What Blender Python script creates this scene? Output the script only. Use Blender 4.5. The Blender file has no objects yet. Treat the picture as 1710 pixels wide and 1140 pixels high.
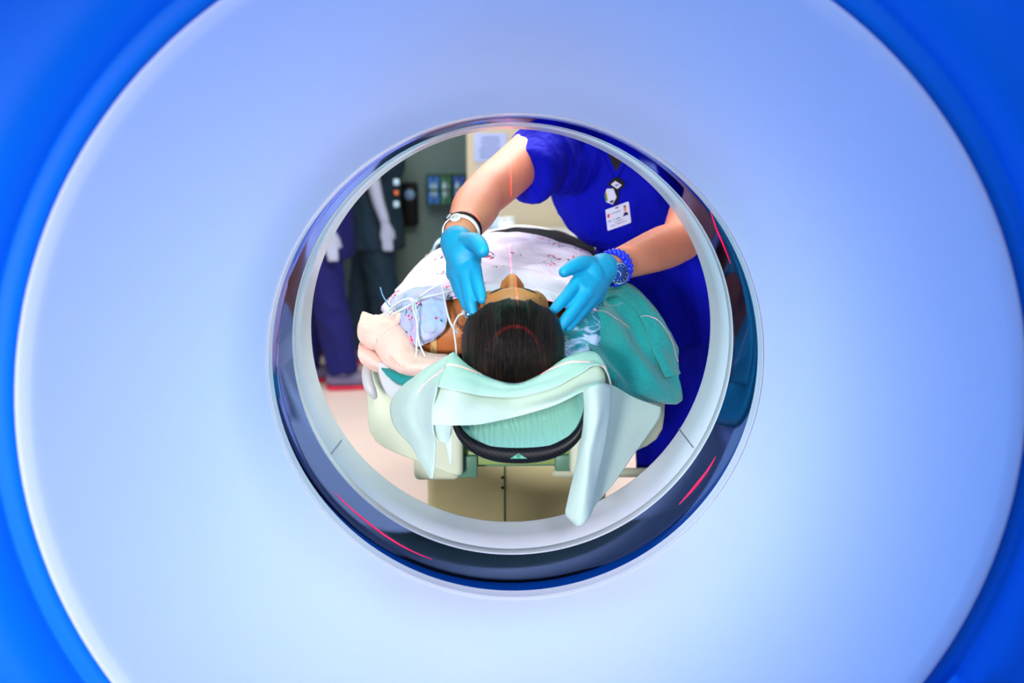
import bpy, bmesh, math, random
from mathutils import Vector, Matrix, noise
from mathutils.bvhtree import BVHTree
random.seed(7)
PI = math.pi
SC = bpy.context.scene
COL = SC.collection

# ------------------------------------------------------------------ camera, light, exposure
F_PX, PITCH, YAW = 1600.0, 0.1991, 0.0289
CAM = Vector((-0.0475, 0.0, 1.2985))
AXZ = 0.98                                     # height of the scanner's bore axis
FW = Vector((math.sin(YAW)*math.cos(PITCH), math.cos(YAW)*math.cos(PITCH), -math.sin(PITCH)))
RT = Vector((math.cos(YAW), -math.sin(YAW), 0.0))
UP = RT.cross(FW)
cam_d = bpy.data.cameras.new('camera')
cam = bpy.data.objects.new('camera', cam_d); COL.objects.link(cam)
m = Matrix((RT, UP, -FW)).transposed().to_4x4(); m.translation = CAM
cam.matrix_world = m
cam_d.sensor_width = 36.0
cam_d.lens = 36.0*F_PX/1710.0
cam_d.clip_start = 0.05
cam_d.dof.use_dof = True
cam_d.dof.focus_distance = 1.66
cam_d.dof.aperture_fstop = 2.8
SC.camera = cam

w = bpy.data.worlds.new('world'); SC.world = w; w.use_nodes = True
w.node_tree.nodes['Background'].inputs[0].default_value = (0.25, 0.45, 1.0, 1)
w.node_tree.nodes['Background'].inputs[1].default_value = 0.05
vs = SC.view_settings
vs.view_transform = 'Standard'; vs.look = 'None'; vs.exposure = 0.0; vs.gamma = 1.0; vs.use_curve_mapping = False
try:
    SC.cycles.use_denoising = True
    SC.cycles.max_bounces = 8
    SC.cycles.sample_clamp_indirect = 6.0
except Exception: pass

def aim(o, target):
    o.rotation_euler = (Vector(target)-o.location).to_track_quat('-Z', 'Y').to_euler()
def area(name, loc, target, sx, sy, power, col):
    d = bpy.data.lights.new(name, 'AREA'); d.shape = 'RECTANGLE'; d.size = sx; d.size_y = sy; d.energy = power; d.color = col
    o = bpy.data.objects.new(name, d); COL.objects.link(o); o.location = loc; aim(o, target); return o
def spot(name, loc, target, power, col, deg, blend, rad):
    d = bpy.data.lights.new(name, 'SPOT'); d.energy = power; d.color = col; d.spot_size = math.radians(deg); d.spot_blend = blend
    d.shadow_soft_size = rad
    o = bpy.data.objects.new(name, d); COL.objects.link(o); o.location = loc; aim(o, target); return o
# treatment side of the room: white ceiling panels
area('ceiling_panel_light', (0.1, 2.75, 2.66), (0.1, 2.6, 0), 1.6, 1.2, 82, (1.0, 0.95, 0.93))
area('ceiling_panel_light', (-1.0, 4.3, 2.66), (-1.0, 4.3, 0), 1.2, 1.2, 30, (1.0, 0.93, 0.84))
# added unseen mint fill light in the top of the bore
area('added_bore_fill', (0.0, 1.47, AXZ+.335), (0.0, 1.50, 0.9), 0.30, 0.06, 0.9, (0.24, 1.0, 0.76))
# rear of the scanner: blue mood strips at both sides and added unseen white spots that brighten the funnel
area('mood_strip', (2.6, 0.25, 1.2), (0.0, 1.15, 1.0), 0.3, 1.8, 33, (0.0, 0.30, 1.0))
area('mood_strip', (-2.6, 0.25, 1.2), (0.0, 1.15, 1.0), 0.3, 1.8, 34, (0.0, 0.30, 1.0))
spot('added_funnel_spot', (-0.95, -1.4, 1.25), (-0.20, 1.2, 0.88), 420, (1.0, 0.97, 1.0), 27, 1.0, 0.25)
spot('added_funnel_spot', (0.3, -1.2, 2.1), (0.0, 1.25, 1.12), 130, (0.88, 0.92, 1.0), 27, 1.0, 0.2)

# ------------------------------------------------------------------ helpers
def at(px, py, Y):
    r = FW + RT*((px-855.0)/F_PX) + UP*((570.0-py)/F_PX)
    return CAM + r*((Y-CAM.y)/r.y)
def ray(px, py):
    return (FW + RT*((px-855.0)/F_PX) + UP*((570.0-py)/F_PX)).normalized()
def lin(c):
    return tuple((v/255/12.92 if v/255 <= 0.04045 else ((v/255+0.055)/1.055)**2.4) for v in c)

class NT:
    def __init__(s, name):
        s.m = bpy.data.materials.new(name); s.m.use_nodes = True; s.t = s.m.node_tree
        s.b = s.t.nodes['Principled BSDF']; s.co = None
    def n(s, typ, **kw):
        nd = s.t.nodes.new(typ)
        for k, v in kw.items():
            if k.startswith('i_'):
                key = k[2:]; key = int(key) if key.isdigit() else key
                nd.inputs[key].default_value = v
            else: setattr(nd, k, v)
        return nd
    def l(s, a, b): s.t.links.new(a, b)
    def coord(s, out='Object', scale=(1, 1, 1), rot=(0, 0, 0)):
        tc = s.n('ShaderNodeTexCoord'); mp = s.n('ShaderNodeMapping')
        mp.inputs['Scale'].default_value = scale; mp.inputs['Rotation'].default_value = rot
        s.l(tc.outputs[out], mp.inputs[0]); return mp.outputs[0]
    def bump(s, h, strength=0.3, dist=0.002):
        b = s.n('ShaderNodeBump'); b.inputs['Strength'].default_value = strength; b.inputs['Distance'].default_value = dist
        s.l(h, b.inputs['Height']); s.l(b.outputs[0], s.b.inputs['Normal'])
    def ramp(s, f, stops):
        r = s.n('ShaderNodeValToRGB'); e = r.color_ramp.elements
        while len(e) < len(stops): e.new(0.5)
        for k, (p, c) in enumerate(stops): e[k].position = p; e[k].color = (*c, 1)
        s.l(f, r.inputs[0]); return r.outputs[0]
def mat(name, rgb, rough=0.5, var=0.08, nscale=8, bump=0.0, bscale=60, metal=0.0, coat=0.0, spec=0.5, stretch=(1, 1, 1), sheen=0.0, sss=0.0, dist=0.002):
    t = NT(name); c = lin(rgb)
    co = t.coord(scale=stretch)
    nz = t.n('ShaderNodeTexNoise', i_Scale=nscale, i_Detail=3.0); t.l(co, nz.inputs['Vector'])
    t.l(t.ramp(nz.outputs['Fac'], [(0.3, tuple(x*(1-var) for x in c)), (0.7, tuple(min(1, x*(1+var)) for x in c))]), t.b.inputs['Base Color'])
    t.b.inputs['Roughness'].default_value = rough; t.b.inputs['Metallic'].default_value = metal
    t.b.inputs['Coat Weight'].default_value = coat; t.b.inputs['Specular IOR Level'].default_value = spec
    if sheen: t.b.inputs['Sheen Weight'].default_value = sheen
    if sss:
        t.b.inputs['Subsurface Weight'].default_value = sss; t.b.inputs['Subsurface Radius'].default_value = (0.01, 0.004, 0.002)
    if bump:
        n2 = t.n('ShaderNodeTexNoise', i_Scale=bscale, i_Detail=3.0); t.l(co, n2.inputs['Vector']); t.bump(n2.outputs['Fac'], bump, dist)
    return t.m

def mesh_obj(name, bm, material, parent=None, smooth=True, label=None):
    me = bpy.data.meshes.new(name); bmesh.ops.recalc_face_normals(bm, faces=bm.faces); bm.to_mesh(me); bm.free()
    if smooth:
        for p in me.polygons: p.use_smooth = True
    o = bpy.data.objects.new(name, me); COL.objects.link(o)
    if material: me.materials.append(material)
    if parent: par(o, parent)
    if label: o['label'] = label
    return o
def par(o, p):
    def world(q):
        return (world(q.parent) @ q.matrix_parent_inverse if q.parent else Matrix.Identity(4)) @ q.matrix_basis
    o.parent = p
    o.matrix_parent_inverse = world(p).inverted()
def thing(name, label, cat, loc=(0, 0, 0), group=None):
    o = bpy.data.objects.new(name, None); COL.objects.link(o); o.location = loc; o.empty_display_size = 0.05
    return tag(o, label, cat, group)
def tag(o, label, cat, group=None):
    o['label'] = label; o['category'] = cat
    if group: o['group'] = group
    return o
def struct(o):
    o['kind'] = 'structure'; return o

def cr(p, t):
    n = len(p)-1; k = min(int(t), n-1); u = t-k
    a, b, c, d = p[max(k-1, 0)], p[k], p[k+1], p[min(k+2, n)]
    return 0.5*((2*b)+(c-a)*u+(2*a-5*b+4*c-d)*u*u+(3*b-a-3*c+d)*u*u*u)
def patch_bm(rows, n=8, bm=None, disp=None):
    """smooth surface through a grid of control points"""
    bm = bm or bmesh.new()
    R, C = len(rows), len(rows[0]); nr, nc = (R-1)*n, (C-1)*n
    V = []
    for i in range(nr+1):
        ti = i/n
        line = [cr([rows[r][c] for r in range(R)], ti) for c in range(C)]
        V.append([cr(line, j/n) for j in range(nc+1)])
    if disp:
        W = [[None]*(nc+1) for _ in range(nr+1)]
        for i in range(nr+1):
            for j in range(nc+1):
                du = V[min(i+1, nr)][j]-V[max(i-1, 0)][j]; dv = V[i][min(j+1, nc)]-V[i][max(j-1, 0)]
                nn = du.cross(dv)
                nn = nn.normalized() if nn.length > 1e-12 else Vector((0, 0, 1))
                if nn.y > 0: nn = -nn
                W[i][j] = V[i][j]+nn*disp(i/nr, j/nc, V[i][j])
        V = W
    vv = [[bm.verts.new(p) for p in row] for row in V]
    for i in range(nr):
        for j in range(nc):
            try: bm.faces.new((vv[i][j], vv[i][j+1], vv[i+1][j+1], vv[i+1][j]))
            except ValueError: pass
    return bm
def P(rows):
    return [[at(*p) for p in r] for r in rows]
def solid(o, th, off=0.0):
    md = o.modifiers.new('thickness', 'SOLIDIFY'); md.thickness = th; md.offset = off; return o

def tube_bm(pts, radii, sides=12, bm=None, smooth=0, caps='round', squash=1.0, hint=None):
    """sweep of an ellipse along points; radii a number or a list"""
    bm = bm or bmesh.new()
    pts = [Vector(p) for p in pts]
    if not isinstance(radii, (list, tuple)): radii = [radii]*len(pts)
    if smooth:
        n = (len(pts)-1)*smooth
        rr = [Vector((r, 0, 0)) for r in radii]
        radii = [cr(rr, i/smooth).x for i in range(n+1)]
        pts = [cr(pts, i/smooth) for i in range(n+1)]
    else: pts = list(pts); radii = list(radii)
    if caps == 'round':
        d0 = (pts[0]-pts[1]).normalized(); d1 = (pts[-1]-pts[-2]).normalized()
        a, b = [], []
        for k in (3, 2, 1):
            th = k*PI/2/3.4
            a.append((pts[0]+d0*radii[0]*math.sin(th), radii[0]*math.cos(th)))
            b.insert(0, (pts[-1]+d1*radii[-1]*math.sin(th), radii[-1]*math.cos(th)))
        pts = [x[0] for x in a]+pts+[x[0] for x in b]; radii = [x[1] for x in a]+radii+[x[1] for x in b]
    t = (pts[1]-pts[0]).normalized()
    u = hint.copy() if hint else (Vector((0, 0, 1)) if abs(t.z) < 0.9 else Vector((1, 0, 0)))
    rings = []
    for i, p in enumerate(pts):
        t = (pts[min(i+1, len(pts)-1)]-pts[max(i-1, 0)])
        t = t.normalized() if t.length > 1e-9 else Vector((0, 1, 0))
        u = (u-t*u.dot(t)).normalized(); v = t.cross(u)
        rings.append([bm.verts.new(p+(u*math.cos(2*PI*k/sides)*squash+v*math.sin(2*PI*k/sides))*radii[i]) for k in range(sides)])
    for a, b in zip(rings, rings[1:]):
        for k in range(sides): bm.faces.new((a[k], a[(k+1) % sides], b[(k+1) % sides], b[k]))
    if caps: bm.faces.new(rings[0][::-1]); bm.faces.new(rings[-1])
    return bm
def ell_bm(c, r, bm=None, basis=None, seg=20, rings=14):
    bm = bm or bmesh.new(); c = Vector(c)
    M = basis if basis else Matrix.Identity(3)
    M = Matrix.Translation(c) @ (M @ Matrix.Diagonal(Vector(r))).to_4x4()
    bmesh.ops.create_uvsphere(bm, u_segments=seg, v_segments=rings, radius=1.0, matrix=M); return bm
def box_bm(x0, x1, y0, y1, z0, z1, bm=None, bev=0.0, seg=2):
    new = bmesh.new()
    bmesh.ops.create_cube(new, size=1.0, matrix=Matrix.Translation(((x0+x1)/2, (y0+y1)/2, (z0+z1)/2)) @ Matrix.Diagonal((x1-x0, y1-y0, z1-z0, 1)))
    if bev: bmesh.ops.bevel(new, geom=new.edges[:]+new.verts[:], offset=bev, segments=seg, profile=0.5, affect='EDGES')
    if bm is None: return new
    me = bpy.data.meshes.new('tmp'); new.to_mesh(me); new.free(); bm.from_mesh(me); bpy.data.meshes.remove(me); return bm
def revolve_bm(prof, n=128, cx=0.0, cz=AXZ, bm=None, a0=0.0, a1=2*PI):
    """profile of (radius, Y) turned about the bore axis"""
    bm = bm or bmesh.new(); full = abs(a1-a0-2*PI) < 1e-6
    N = n if full else n+1
    rings = [[bm.verts.new((cx+r*math.cos(a0+(a1-a0)*k/n), y, cz+r*math.sin(a0+(a1-a0)*k/n))) for k in range(N)] for r, y in prof]
    for a, b in zip(rings, rings[1:]):
        for k in range(n): bm.faces.new((a[k], a[(k+1) % N], b[(k+1) % N], b[k]))
    return bm
def prism_bm(poly, y0, y1, bm=None):
    """polygon in X,Z extruded along Y"""
    bm = bm or bmesh.new()
    a = [bm.verts.new((x, y0, z)) for x, z in poly]; b = [bm.verts.new((x, y1, z)) for x, z in poly]
    n = len(poly)
    for k in range(n): bm.faces.new((a[k], a[(k+1) % n], b[(k+1) % n], b[k]))
    bm.faces.new(a); bm.faces.new(b[::-1]); return bm
def fuse(bm, voxel, smooth=4, disp=None, factor=0.5):
    """fuse overlapping closed shapes into one continuous skin"""
    bmesh.ops.recalc_face_normals(bm, faces=bm.faces)
    me = bpy.data.meshes.new('tmp'); bm.to_mesh(me); bm.free()
    o = bpy.data.objects.new('tmp', me); COL.objects.link(o)
    r = o.modifiers.new('r', 'REMESH'); r.mode = 'VOXEL'; r.voxel_size = voxel
    s = o.modifiers.new('s', 'SMOOTH'); s.iterations = smooth; s.factor = factor
    dg = bpy.context.evaluated_depsgraph_get()
    nm = bpy.data.meshes.new_from_object(o.evaluated_get(dg))
    out = bmesh.new(); out.from_mesh(nm)
    bpy.data.objects.remove(o); bpy.data.meshes.remove(me); bpy.data.meshes.remove(nm)
    if disp:
        out.normal_update()
        for v, n in [(v, v.normal.copy()) for v in out.verts]: v.co = v.co+n*disp(v.co)
    return out
def bvh_of(*obs):
    vs_, fs = [], []
    for o in obs:
        k = len(vs_); vs_ += [o.matrix_world @ v.co for v in o.data.vertices]; fs += [[k+i for i in p.vertices] for p in o.data.polygons]
    return BVHTree.FromPolygons(vs_, fs)
def cast(bv, px, py, off=0.002, fallback=2.0):
    d = ray(px, py); h = bv.ray_cast(CAM, d)
    if h[0] is None: return at(px, py, fallback)
    return h[0]-d*off

# ------------------------------------------------------------------ materials
M_cover_bluelit = mat('scanner cover tinted by blue light', (0, 122, 238), 0.5, 0.02, 3, spec=0.15)  # blue mood light is put into the cover's base colour
M_funnel = mat('white scanner funnel tinted by blue light', (219, 227, 255), 0.45, 0.01, 3, spec=0.35)  # pale blue tint carries the bluish light on a white funnel
M_white_gloss = mat('white gloss plastic', (228, 232, 242), 0.22, 0.01, 3, spec=0.5)
M_gap = mat('dark joint', (4, 20, 70), 0.5)
def window_mat():
    t = NT('dark blue scan window film'); out = t.t.nodes['Material Output']
    df = t.n('ShaderNodeBsdfDiffuse'); df.inputs[0].default_value = (*lin((4, 58, 140)), 1)
    gl = t.n('ShaderNodeBsdfGlossy'); gl.inputs[0].default_value = (0.17, 0.24, 0.64, 1); gl.inputs['Roughness'].default_value = 0.06
    lw = t.n('ShaderNodeLayerWeight'); lw.inputs['Blend'].default_value = 0.16
    mx = t.n('ShaderNodeMixShader'); t.l(lw.outputs['Fresnel'], mx.inputs[0]); t.l(df.outputs[0], mx.inputs[1]); t.l(gl.outputs[0], mx.inputs[2])
    t.l(mx.outputs[0], out.inputs['Surface']); return t.m
M_window = window_mat()
M_cream = mat('cream couch plastic', (208, 216, 188), 0.4, 0.02, 4)
M_panel = mat('beige pedestal panel', (208, 198, 146), 0.5, 0.04, 300)
M_greyrail = mat('grey rail plastic', (186, 184, 182), 0.4, 0.02)
M_bracket = mat('grey green bracket', (84, 128, 104), 0.4)
M_sheet = mat('pale mint sheet', (190, 213, 194), 0.75, 0.02, 12, bump=0.35, bscale=16, sheen=0.1)
M_lining = mat('white table sheet', (196, 200, 198), 0.8, 0.02, 10, bump=0.2, bscale=40)
M_peach = mat('peach flannel', (240, 198, 180), 0.85, 0.03, 30, bump=0.8, bscale=20, sheen=0.1, dist=0.01)
M_teal = mat('teal blanket', (8, 138, 134), 0.9, 0.12, 220, bump=0.35, bscale=500, sheen=0.2, dist=0.001)
M_scrub = mat('royal blue scrub', (0, 10, 178), 0.8, 0.06, 20, spec=0.15, bump=1.0, bscale=20, stretch=(1, 1, 0.4), dist=0.02)
M_navy = mat('navy scrub', (1, 8, 96), 0.8, 0.1, 20, bump=0.5, bscale=9, dist=0.01)
M_darkteal = mat('dark teal scrub', (8, 44, 62), 0.8, 0.1, 20, bump=0.4, bscale=9, dist=0.01)
M_black = mat('black cotton', (6, 6, 10), 0.8)
M_glove = mat('blue nitrile glove', (0, 146, 190), 0.5, 0.03, 20, bump=0.2, bscale=70, spec=0.45)
M_skin = mat('fair skin', (224, 142, 108), 0.5, 0.1, 14, bump=0.12, bscale=350, sss=0.15)
M_skin_dark = mat('brown skin', (184, 108, 54), 0.45, 0.08, 25, bump=0.1, bscale=300, sss=0.1)
M_skin_washed = mat('skin washed pale by light', (186, 196, 216), 0.7)  # bare skin, with the pale bluish light put into its colour
M_strap_tan = mat('tan strap', (222, 176, 112), 0.7, 0.03, 200)
M_cable = mat('pale grey cable', (206, 214, 212), 0.35, 0.02)
M_chrome = mat('steel', (210, 225, 225), 0.15, metal=1.0)
M_rubber = mat('black rubber', (6, 6, 8), 0.5, spec=0.2)
M_whiteplastic = mat('white plastic', (236, 244, 238), 0.35, 0.01)
M_bluebead = mat('blue silicone', (10, 40, 215), 0.3)
M_grey_blanket = mat('dark grey blanket', (15, 16, 24), 0.95, 0.35, 30, bump=0.5, bscale=30, dist=0.006, spec=0.1)
M_paleblue = mat('pale blue blanket', (190, 226, 240), 0.85)
M_card = mat('white card', (216, 222, 246), 0.35, 0.01)
M_ink = mat('dark blue ink', (40, 60, 120), 0.6)
M_red = mat('red print', (214, 40, 60), 0.5)
M_green = mat('green print', (20, 130, 80), 0.5)
M_yellow = mat('yellow print', (240, 190, 40), 0.5)
M_hair_dark = mat('dark brown hair plain', (30, 20, 14), 0.5)
M_floor = mat('cream vinyl floor', (238, 220, 208), 0.35, 0.03, 2, spec=0.4)
M_wall_l = mat('grey green wall paint', (98, 122, 118), 0.8, 0.03, 2)
M_wall_b = mat('cream wall paint', (200, 190, 156), 0.8, 0.03, 2)
M_wall_s = mat('pale wall paint', (206, 208, 214), 0.8, 0.03, 2)
M_ceil = mat('white ceiling', (235, 235, 235), 0.9, 0.02, 2)
M_brown = mat('dark brown wood', (44, 32, 24), 0.6, 0.2, 10, stretch=(8, 8, 0.5))
M_shoe = mat('grey shoe fabric', (120, 112, 140), 0.7)
M_pink = mat('pink rubber sole', (226, 30, 70), 0.5)
M_lime = mat('green shoe patch', (60, 170, 90), 0.6)

def carbon():
    t = NT('carbon fibre'); co = t.coord(scale=(1, 1, 1), rot=(0, 0.78, 0.0))
    w1 = t.n('ShaderNodeTexWave', i_Scale=55.0, i_Distortion=0.0); t.l(co, w1.inputs['Vector'])
    t.l(t.ramp(w1.outputs['Fac'], [(0.3, (0.001, 0.0015, 0.002)), (0.8, (0.006, 0.008, 0.009))]), t.b.inputs['Base Color'])
    t.b.inputs['Roughness'].default_value = 0.4; t.b.inputs['Specular IOR Level'].default_value = 0.2; return t.m
M_carbon = carbon()
def cushion():
    t = NT('mint vinyl cushion'); co = t.coord(scale=(1.4, 0.5, 1))
    w1 = t.n('ShaderNodeTexWave', i_Scale=24.0, i_Distortion=9.0, i_Detail=3.0); w1.inputs['Detail Scale'].default_value = 1.2
    t.l(co, w1.inputs['Vector'])
    t.b.inputs['Base Color'].default_value = (*lin((160, 226, 206)), 1); t.b.inputs['Roughness'].default_value = 0.4
    t.bump(w1.outputs['Fac'], 0.35, 0.0015); return t.m
M_cushion = cushion()
def gown(name, base, base2):
    t = NT(name); co = t.coord()
    v1 = t.n('ShaderNodeTexVoronoi', i_Scale=15.0, i_Randomness=0.7); t.l(co, v1.inputs['Vector'])
    v2 = t.n('ShaderNodeTexVoronoi', i_Scale=135.0); t.l(co, v2.inputs['Vector'])
    a = t.n('ShaderNodeMath', operation='LESS_THAN'); a.inputs[1].default_value = 0.30; t.l(v1.outputs['Distance'], a.inputs[0])
    b = t.n('ShaderNodeMath', operation='LESS_THAN'); b.inputs[1].default_value = 0.47; t.l(v2.outputs['Distance'], b.inputs[0])
    sp = t.n('ShaderNodeSeparateColor'); t.l(v2.outputs['Color'], sp.inputs[0])
    c = t.n('ShaderNodeMath', operation='GREATER_THAN'); c.inputs[1].default_value = 0.2; t.l(sp.outputs[1], c.inputs[0])
    ab = t.n('ShaderNodeMath', operation='MULTIPLY'); t.l(a.outputs[0], ab.inputs[0]); t.l(b.outputs[0], ab.inputs[1])
    abc = t.n('ShaderNodeMath', operation='MULTIPLY'); t.l(ab.outputs[0], abc.inputs[0]); t.l(c.outputs[0], abc.inputs[1])
    rc = t.ramp(sp.outputs[0], [(0.0, lin((226, 40, 110))), (0.45, lin((226, 40, 110))), (0.5, lin((0, 110, 130))), (0.75, lin((0, 110, 130))), (0.8, lin((40, 40, 80)))])
    nz = t.n('ShaderNodeTexNoise', i_Scale=14.0); t.l(co, nz.inputs['Vector'])
    bc = t.ramp(nz.outputs['Fac'], [(0.35, lin(base)), (0.65, lin(base2))])
    mx = t.n('ShaderNodeMix', data_type='RGBA'); t.l(abc.outputs[0], mx.inputs[0]); t.l(bc, mx.inputs[6]); t.l(rc, mx.inputs[7])
    t.l(mx.outputs[2], t.b.inputs['Base Color']); t.b.inputs['Roughness'].default_value = 0.8
    n2 = t.n('ShaderNodeTexNoise', i_Scale=15.0, i_Detail=3.0, i_Distortion=0.8); t.l(co, n2.inputs['Vector']); t.bump(n2.outputs['Fac'], 0.8, 0.014)
    return t.m
M_gown = gown('printed white gown', (208, 203, 224), (230, 226, 243))
M_gown_in = gown('printed pale blue gown', (146, 178, 206), (178, 186, 220))
def mottled():
    t = NT('pale blue gown with teal mottling'); co = t.coord(scale=(1, 1, 2.2))
    nz = t.n('ShaderNodeTexNoise', i_Scale=26.0, i_Detail=4.0, i_Distortion=1.0); t.l(co, nz.inputs['Vector'])
    t.l(t.ramp(nz.outputs['Fac'], [(0.46, lin((20, 132, 146))), (0.58, lin((178, 204, 236)))]), t.b.inputs['Base Color'])
    t.b.inputs['Roughness'].default_value = 0.85; return t.m
M_mottle = mottled()
def hair_mat():
    t = NT('black hair'); co = t.coord(scale=(1, 0.06, 0.06))
    nz = t.n('ShaderNodeTexNoise', i_Scale=420.0, i_Detail=4.0); t.l(co, nz.inputs['Vector'])
    t.l(t.ramp(nz.outputs['Fac'], [(0.35, lin((6, 4, 3))), (0.7, lin((40, 28, 20)))]), t.b.inputs['Base Color'])
    t.b.inputs['Roughness'].default_value = 0.5; t.b.inputs['Specular IOR Level'].default_value = 0.18
    t.bump(nz.outputs['Fac'], 0.5, 0.002); return t.m
M_hair = hair_mat()

# ------------------------------------------------------------------ room
XC = at(780, 300, 5.2).x
struct(mesh_obj('floor', box_bm(-3.2, 3.2, -2.6, 6.2, -0.1, 0.0), M_floor, smooth=False))
struct(mesh_obj('ceiling', box_bm(-3.2, 3.2, -2.6, 6.2, 2.7, 2.8), M_ceil, smooth=False))
struct(mesh_obj('wall_back', box_bm(-3.2, XC, 6.0, 6.2, 0, 2.7), M_wall_l, smooth=False))
struct(mesh_obj('wall_alcove', box_bm(XC, 3.2, 5.2, 6.2, 0, 2.7), M_wall_b, smooth=False))
struct(mesh_obj('wall_left', box_bm(-3.4, -3.2, -2.6, 6.2, 0, 2.7), M_wall_s, smooth=False))
struct(mesh_obj('wall_right', box_bm(3.2, 3.4, -2.6, 6.2, 0, 2.7), M_wall_s, smooth=False))
struct(mesh_obj('wall_rear', box_bm(-3.4, 3.4, -2.8, -2.6, 0, 2.7), M_wall_s, smooth=False))
struct(mesh_obj('baseboard_back', box_bm(-3.2, XC-0.001, 5.985, 6.0, 0, 0.1), M_brown, smooth=False))
xd = at(958, 380, 5.2).x
door = struct(mesh_obj('door_1', box_bm(xd+0.02, xd+0.95, 5.17, 5.2, 0.0, 2.1), mat('pale yellow door', (226, 222, 184), 0.6, 0.02), smooth=False))
tr = struct(mesh_obj('trim_1', box_bm(xd-0.012, xd+0.012, 5.155, 5.2, 0.0, 2.12), mat('dark green door edge', (44, 62, 48), 0.6), smooth=False))

# ------------------------------------------------------------------ the scanner
gan = thing('scanner_gantry', 'large round white and blue-lit scanner ring with open bore, filling the frame', 'scanner', (0, 1.5, 0))
N = 160
def squarish(h, y, R0=None):
    out = []
    for k in range(N):
        a = 2*PI*k/N; c, s = math.cos(a), math.sin(a)
        q = (abs(c)**8+abs(s)**8)**(-1/8)
        out.append(Vector((h*q*c, y, max(AXZ+h*q*s, 0.02))))
    return out
def circ(r, y): return [Vector((r*math.cos(2*PI*k/N), y, AXZ+r*math.sin(2*PI*k/N))) for k in range(N)]
def loft(rings, bm=None, closed=True):
    bm = bm or bmesh.new(); vv = [[bm.verts.new(p) for p in r] for r in rings]
    for a, b in zip(vv, vv[1:]):
        n = len(a)
        for k in range(n if closed else n-1): bm.faces.new((a[k], a[(k+1) % n], b[(k+1) % n], b[k]))
    return bm
mesh_obj('rear_cover', loft([circ(.5625, 1.06), circ(.5625, 1.030), circ(.5645, 1.0245), circ(.5700, 1.0215), circ(.5780, 1.0200), circ(.5845, 1.0205), circ(.5860, 1.0195), circ(.5870, 1.0165), circ(.592, 1.007), circ(.600, .995), circ(.609, .987), circ(.620, .982), circ(.64, .979), circ(.70, .980), squarish(.98, .99), squarish(1.0, 1.01), squarish(1.0, 1.25)]), M_cover_bluelit, gan, label='smooth cover coloured as under blue light around the white funnel')
mesh_obj('front_cover', loft([squarish(1.0, 1.25), squarish(1.0, 1.93), squarish(.98, 1.95), circ(.60, 1.95), circ(.56, 1.945), circ(.50, 1.90), circ(.43, 1.80), circ(.38, 1.71), circ(.3505, 1.6505)]), M_white_gloss, gan)
fun = [(.3672, 1.379)]
ws_ = [1.55-.55*min(1, (k/40)/.22) for k in range(40)]; acc = 0
for k in range(1, 41):
    acc += ws_[k-1]; fun.append((.3672+(.5445-.3672)*k/40, 1.379-(1.379-1.0285)*acc/sum(ws_)))
fun += [(.5462, 1.0262), (.5490, 1.0235), (.5530, 1.0200), (.5560, 1.0180), (.5580, 1.0178), (.5597, 1.020), (.5602, 1.03), (.5602, 1.06)]
mesh_obj('funnel', revolve_bm(fun, N), M_funnel, gan, label='smooth white funnel leading into the bore')
mesh_obj('joint_ring', revolve_bm([(.5600, 1.045), (.5625, 1.045)], N), M_gap, gan)
mesh_obj('bore_rim', revolve_bm([(.3672, 1.381), (.3664, 1.379), (.3659, 1.3775), (.3653, 1.379), (.3648, 1.384), (.3637, 1.3975), (.3634, 1.3985), (.3634, 1.400)], N), M_white_gloss, gan)
mesh_obj('scan_window', revolve_bm([(.3640, 1.3975), (.3634, 1.3987), (.3612, 1.44), (.3590, 1.49), (.3578, 1.5215)], N), M_window, gan, label='dark glossy band inside the bore')
mesh_obj('joint_ring', revolve_bm([(.3578, 1.5215), (.3592, 1.5222), (.3592, 1.5250), (.3578, 1.5255)], N), M_gap, gan)
mesh_obj('bore_collar', revolve_bm([(.3592, 1.5240), (.3576, 1.5250), (.3573, 1.527), (.3563, 1.543), (.3566, 1.5436), (.3566, 1.5446), (.3560, 1.5452), (.3530, 1.60), (.3502, 1.648), (.3500, 1.650), (.3505, 1.6505)], N), M_white_gloss, gan, label='white collar at the far end of the bore')
for a0 in ((553, 757, 570, 735), (1134, 716, 1158, 747)):
    p, q = at(a0[0], a0[1], 1.6), at(a0[2], a0[3], 1.6)
    def onring(px, py):
        d = ray(px, py); lo, hi = 1.3, 1.66
        for _ in range(40):
            mid = (lo+hi)/2; c = CAM+d*(mid/d.y); rr = math.hypot(c.x, c.z-AXZ); want = .3560-(mid-1.545)*(.006/.105)
            if rr < want: lo = mid
            else: hi = mid
        return CAM+d*(lo/d.y)
    p, q = onring(*a0[:2]), onring(*a0[2:])
    pts = [p.lerp(q, k/6) for k in range(7)]
    for t_ in pts:
        rr = math.hypot(t_.x, t_.z-AXZ); want = .3556-(t_.y-1.545)*(.006/.105); s_ = want/rr; t_.x *= s_; t_.z = AXZ+(t_.z-AXZ)*s_
    mesh_obj('panel_seam', tube_bm(pts, 0.0011, 6), mat('grey seam gap', (120, 130, 150), 0.5), gan)  # thin grey line along the panel joint
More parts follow.
